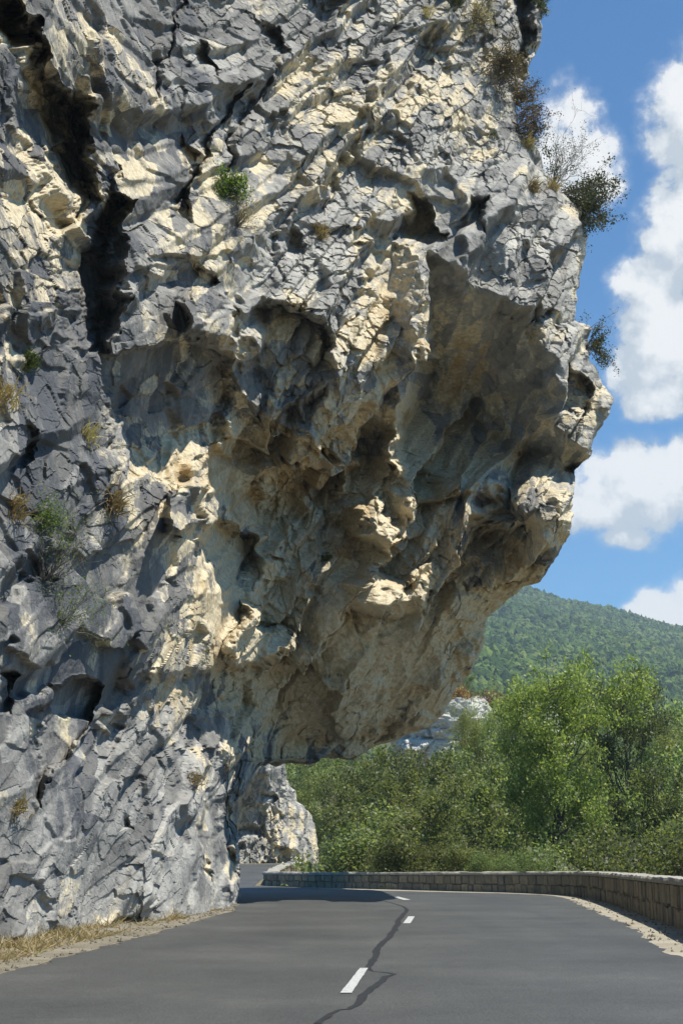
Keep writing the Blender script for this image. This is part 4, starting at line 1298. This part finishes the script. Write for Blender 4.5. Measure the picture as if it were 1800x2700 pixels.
# ------------------------------------------------------------------ outcrop beyond the trees
for i, (px, py, Y, rx, ry, rz, lab) in enumerate([
    (1290, 1935, 150, 8.5, 5, 3.4, 'wide white limestone outcrop topped by red bushes beyond the trees'),
    (1165, 1945, 138, 4.0, 4, 3.6, 'grey ledged rock knob showing right under the nose of the cliff'),
]):
    o = add('rock_outcrop', boulder_mesh('rock_outcrop', rx, ry, rz, 200 + 10 * i, 0.30, 200, 120), PALE)
    o.location = at(px, py, Y)
    tag(o, lab, 'rock')
tz = at(1300, 1850, 150)
for i, (px, py, Y, ls_, mat, lab) in enumerate([
    (1205, 1830, 140, 0.3, L_RED, 'rust red bush on the rock knob beside the cliff edge'),
    (1245, 1838, 148, 0.3, L_BRN, 'brown bush on the white outcrop next to the red ones'),
    (1300, 1842, 148, 0.3, L_RED, 'red bush at the middle of the white outcrop'),
    (1345, 1848, 149, 0.3, L_RED, 'red bush at the right end of the white outcrop'),
    (1275, 1832, 151, 0.3, L_GRN, 'olive bush behind the red bushes on the outcrop'),
]):
    p = at(px, py + 18, Y)
    o = empty('heath_bush', p, lab, 'shrub', 'bushes on the outcrop')
    s_, f_ = shrub_mesh(seed=80 + i, n_st=22, ln=1.2, dirv=(0, 0, 0.6), spread=0.8, nleaf=1500, ls=0.18, cl=0.25, th=0.03)
    add('stems', s_, TWIG, o)
    add('foliage', f_, mat, o)
plant_tree('oak_a', 1226, 1775, 165, 'small dark pine peeping out beside the cliff edge above the red bushes', name='pine_tree', base=float(at(1226, 1850, 165)[2]), wid=0.8)

# ------------------------------------------------------------------ hills
ridge_px = [(900, 1440), (1200, 1500), (1388, 1552), (1474, 1583), (1560, 1599), (1646, 1622), (1703, 1640), (1800, 1662), (2200, 1740)]
RY = 1500.0
rp_ = at([q[0] for q in ridge_px], [q[1] for q in ridge_px], RY)


def hill_z(x, y):
    rz = np.interp(x * RY / np.maximum(y, 1), rp_[:, 0], rp_[:, 2])     # ridge height on that bearing
    f = np.clip((y - 260) / (RY - 260), 0, 1.0)
    prof = f ** 1.15
    q = np.stack([x / 220, y / 220, np.zeros_like(x)], -1).reshape(-1, 3)
    nz = fbm(q, 61, 5).reshape(x.shape)
    back = sstep(y, RY, RY + 700) * 0.6
    return -6 + (rz + 6) * prof * (1 - back) + nz * 26 * np.sin(np.pi * np.clip(f, 0, 1)) * 0.9


hx = np.linspace(-900, 1500, 240)
hy = np.linspace(250, 2200, 240)
HX, HY = np.meshgrid(hx, hy)
HZ = hill_z(HX, HY)
m = NT('hill_soil')
pos = m.n('NewGeometry').outputs['Position']
HSOIL = m.finish(m.ramp(m.noise(pos, 0.03, 8, 0.65), [(0.35, (0.045, 0.06, 0.022)), (0.5, (0.085, 0.09, 0.04)), (0.66, (0.20, 0.17, 0.12))]), 0.95)
tag(add('hills', mesh_from('hills', np.stack([HX, HY, HZ], -1).reshape(-1, 3), grid_faces(240, 240), True), HSOIL), kind='structure')
# the forest: seen as one mass
import bmesh
bm = bmesh.new()
bmesh.ops.create_icosphere(bm, subdivisions=1, radius=1.0)
iv = np.array([v.co[:] for v in bm.verts])
itf = np.array([[v.index for v in f.verts] for f in bm.faces])
bm.free()
r = np.random.default_rng(77)
NTR = 56000
ty = 420 + (1720 - 420) * r.uniform(0, 1, NTR) ** 0.8
b0, b1 = (1150 - 900) / FOC, (1860 - 900) / FOC
tx = r.uniform(b0, b1, NTR) * ty * 1.03
extra = 3000
ty = np.concatenate([ty, r.uniform(300, 1500, extra)])
tx = np.concatenate([tx, r.uniform(-0.12, 0.4, extra) * ty[-extra:]])
clr = fbm(np.stack([tx / 130, ty / 130, 0 * tx], -1), 88, 4)
# clearings: the scree band
spx = [(1500, 1680, 60, 9), (1590, 1695, 60, 12), (1640, 1712, 40, 8), (1780, 1685, 40, 8), (1725, 1715, 40, 6)]
tz_ = hill_z(tx, ty)
dd_ = np.stack([tx, ty, tz_ - H], -1)
fwd = dd_[:, 1] * CP + dd_[:, 2] * SP
tpx = 900 + FOC * dd_[:, 0] / fwd
tpy = 1350 - FOC * (-dd_[:, 1] * SP + dd_[:, 2] * CP) / fwd
clear = np.zeros(len(tx))
for (cx, cy, rx, ry) in spx:
    clear = np.maximum(clear, gauss(tpx, tpy, cx, cy, rx, ry))
keep = (clr < 0.62) & (clear * 0.10 < r.uniform(0, 1, len(tx)))
tx, ty, tz_ = tx[keep], ty[keep], tz_[keep]
n = len(tx)
sz = 1.0 * (0.95 + 1.8 * r.uniform(0, 1, n) ** 2) * (1.0 + 0.25 * fbm(np.stack([tx / 60, ty / 60, 0 * tx], -1), 5, 2))
sc3 = np.stack([sz, sz, sz * r.uniform(0.8, 1.6, n)], -1)
V = iv[None] * (1 + 0.32 * r.normal(size=(n, len(iv), 1)).clip(-1.6, 1.6)) * sc3[:, None]
V += np.stack([tx, ty, tz_ + sc3[:, 2] * 0.6], -1)[:, None]
Fc = (itf[None] + len(iv) * np.arange(n)[:, None, None]).reshape(-1, 3)
m = NT('far_foliage')
g = m.n('NewGeometry')
col = m.ramp(g.outputs['Random Per Island'], [(0.0, (0.022, 0.045, 0.018)), (0.4, (0.05, 0.09, 0.024)), (0.75, (0.09, 0.14, 0.033)), (1.0, (0.14, 0.17, 0.055))])
big = m.noise(g.outputs['Position'], 0.012, 4, 0.6)
col = m.mix(0.8, col, m.ramp(big, [(0.35, (0.62, 0.72, 0.75)), (0.65, (1.25, 1.2, 0.95))]), 'MULTIPLY')
FARF = m.finish(col, 0.9, m.noise(g.outputs['Position'], 1.1, 3), 1.0, 1.0, 0.1)
tag(add('hillside_forest', mesh_from('hillside_forest', V.reshape(-1, 3), Fc), FARF), kind='stuff')
# pale stones of the scree
npb = 420
sx, sy, szz = [], [], []
for (cx, cy, rx, ry) in spx:
    k = int(npb * rx / 240)
    ax, ay = cx + r.normal(size=k) * rx * 0.6, cy + r.normal(size=k) * ry * 0.6
    for a_, b_ in zip(ax, ay):
        ys = np.linspace(600, 1500, 120)
        P = at(np.full(120, a_), np.full(120, b_), ys)
        dz = P[:, 2] - hill_z(P[:, 0], P[:, 1])
        j = np.argmax(dz < 0)
        if dz[j] < 0:
            sx.append(P[j, 0]); sy.append(P[j, 1]); szz.append(P[j, 2])
V, Fc = pebbles(len(sx), np.stack([sx, sy], -1), 0.5, 3.2, 6)
V = V.reshape(len(sx), 6, 3)
V[..., 2] += np.array(szz)[:, None]
o = add('scree', mesh_from('scree', V.reshape(-1, 3), Fc), PALE)
for a_ in ('cream', 'ochre', 'stain'):
    attr(o.data, a_, np.full(len(sx) * 6, {'cream': 0.35, 'ochre': 0.0, 'stain': -0.3}[a_]))
tag(o, kind='stuff')

# ------------------------------------------------------------------ air
me = bpy.data.meshes.new('haze')
bm = bmesh.new()
bmesh.ops.create_cube(bm, size=1.0)
x0, x1, y0_, y1_, z0_, z1_ = -1200, 1700, -60, 2300, -9, 420
for v in bm.verts:
    v.co = ((x0 + x1) / 2 + v.co.x * (x1 - x0), (y0_ + y1_) / 2 + v.co.y * (y1_ - y0_), (z0_ + z1_) / 2 + v.co.z * (z1_ - z0_))
bm.to_mesh(me)
bm.free()
m = NT('air')
vol = m.n('VolumePrincipled')
vol.inputs['Color'].default_value = (0.68, 0.87, 1.0, 1)
vol.inputs['Density'].default_value = 0.00022
vol.inputs['Anisotropy'].default_value = 0.1
m.t.links.new(vol.outputs[0], m.out.inputs['Volume'])
HAZE = True
if HAZE:
    tag(add('haze', me, m.m), kind='stuff')

# ------------------------------------------------------------------ sky
w = bpy.data.worlds.new('World')
sc.world = w
w.use_nodes = True
nt = w.node_tree
nt.nodes.clear()
S = NT.__new__(NT)
S.t = nt
out = nt.nodes.new('ShaderNodeOutputWorld')
bg = nt.nodes.new('ShaderNodeBackground')
nt.links.new(bg.outputs[0], out.inputs[0])
sky = S.n('TexSky', sky_type='NISHITA')
sky.sun_disc = False
sky.sun_elevation = SUN_EL
sky.sun_rotation = math.atan2(SUN[0], SUN[1])
sky.altitude = 600
sky.air_density = 1.0
sky.dust_density = 0.7
sky.ozone_density = 1.6
CL = [  # cloud heaps: photo centre, radii, weight
    (1850, 300, 150, 170, 1.0), (1760, 370, 70, 60, 0.7), (1850, 640, 190, 170, 1.1), (1730, 740, 110, 100, 1.0), (1780, 900, 170, 170, 1.1), (1660, 960, 70, 110, 0.7),
    (1740, 1050, 110, 60, 0.9), (1510, 440, 130, 110, 1.0), (1590, 490, 70, 60, 0.85), (1500, 300, 70, 80, 0.5), (1760, 1270, 220, 120, 1.1), (1600, 1320, 130, 75, 0.95), (1530, 1350, 80, 50, 0.8),
    (1650, 1415, 75, 26, 0.25), (1740, 1620, 110, 70, 1.0), (1840, 1590, 110, 80, 1.0), (1620, 1635, 70, 30, 0.7)]
tc = S.n('TexCoord').outputs['Generated']


def density(vec):
    sep = S.n('SeparateXYZ', i_0=vec)
    az = S.math('ARCTAN2', sep.outputs[0], sep.outputs[1])
    el = S.math('ARCSINE', sep.outputs[2])
    tot = None
    for (cx, cy, rx, ry, wt) in CL:
        dx, dy, dz = (float(v) for v in ray(cx, cy))
        L = math.sqrt(dx * dx + dy * dy + dz * dz)
        a0, e0 = math.atan2(dx, dy), math.asin(dz / L)
        u = S.math('DIVIDE', S.math('SUBTRACT', az, a0), rx * 1.05 / FOC)
        v = S.math('DIVIDE', S.math('SUBTRACT', el, e0), ry * 1.05 / FOC)
        q = S.math('ADD', S.math('MULTIPLY', u, u), S.math('MULTIPLY', v, v))
        q = S.math('MULTIPLY', S.math('SUBTRACT', 1.0, q), wt)
        tot = q if tot is None else S.math('SMOOTH_MAX', tot, q)
        if tot is not q:
            tot.node.inputs[2].default_value = 0.25
    # scattered heaps over the rest of the dome
    oth = S.math('MULTIPLY', S.math('SUBTRACT', S.noise(vec, 3.2, 2, 0.5), 0.80), 6.0)
    away = S.math('GREATER_THAN', S.math('ABSOLUTE', S.math('SUBTRACT', az, 0.1)), 0.4)
    oth = S.math('SUBTRACT', S.math('MULTIPLY', oth, away), S.math('MULTIPLY', S.math('SUBTRACT', 1.0, away), 2.0))
    tot = S.math('MAXIMUM', tot, oth)
    n_ = S.n('TexNoise', i_Vector=vec, i_Scale=26.0, i_Detail=9.0, i_Roughness=0.58, i_Distortion=0.25).outputs['Fac']
    n2_ = S.n('TexNoise', i_Vector=vec, i_Scale=75.0, i_Detail=6.0, i_Roughness=0.6).outputs['Fac']
    nn_ = S.math('ADD', S.math('MULTIPLY', S.math('SUBTRACT', n_, 0.5), 2.6), S.math('MULTIPLY', S.math('SUBTRACT', n2_, 0.5), 1.2))
    return S.math('ADD', tot, nn_)


d0 = density(tc)
off = S.n('VectorMath', operation='ADD', i_0=tc)
off.inputs[1].default_value = (0.012, -0.002, 0.022)
d1 = density(S.n('VectorMath', operation='NORMALIZE', i_0=off.outputs[0]).outputs[0])
alpha = S.ramp(S.math('ADD', d0, 0.40), [(0.0, (0, 0, 0)), (0.30, (0.10, 0.10, 0.10)), (0.5, (0.34, 0.34, 0.34)), (0.72, (0.93, 0.93, 0.93)), (1.0, (1, 1, 1))])
shade = S.math('ADD', S.math('MULTIPLY', S.math('SUBTRACT', d0, d1), 0.95), 0.52)
ccol = S.ramp(shade, [(0.1, (0.60, 0.66, 0.73)), (0.5, (0.84, 0.87, 0.90)), (0.8, (1.0, 1.0, 1.0))])
CLB = 12.5
ccol = S.mix(1.0, ccol, (CLB, CLB, CLB), 'MULTIPLY')
skyc = S.mix(1.0, sky.outputs[0], (0.58, 1.36, 1.92), 'MULTIPLY')
nt.links.new(S.mix(alpha, skyc, ccol), bg.inputs[0])
bg.inputs[1].default_value = 0.05

# ------------------------------------------------------------------ sun, camera
sun = bpy.data.lights.new('sun', 'SUN')
sun.energy = 5.0
sun.angle = radians(0.5)
sun.color = (1.0, 0.94, 0.84)
so = bpy.data.objects.new('sun', sun)
C.objects.link(so)
from mathutils import Vector
so.rotation_euler = Vector(SUN).to_track_quat('Z', 'Y').to_euler()
so.location = (30, -10, 60)

cam = bpy.data.cameras.new('camera')
co = bpy.data.objects.new('camera', cam)
C.objects.link(co)
co.location = (0, 0, H)
co.rotation_euler = (radians(90) + PIT, 0, 0)
cam.sensor_fit = 'VERTICAL'
cam.sensor_height = 36.0
cam.sensor_width = 24.0
cam.lens = FOC / 2700 * 36.0
cam.clip_end = 20000
sc.camera = co
sc.view_settings.view_transform = 'Standard'
sc.view_settings.look = 'None'
sc.view_settings.exposure = 0.62
sc.cycles.max_bounces = 6
sc.cycles.diffuse_bounces = 4
sc.cycles.transparent_max_bounces = 4
sc.cycles.volume_bounces = 0
sc.cycles.use_denoising = True
print('scene built', round(time.time() - T0, 1))
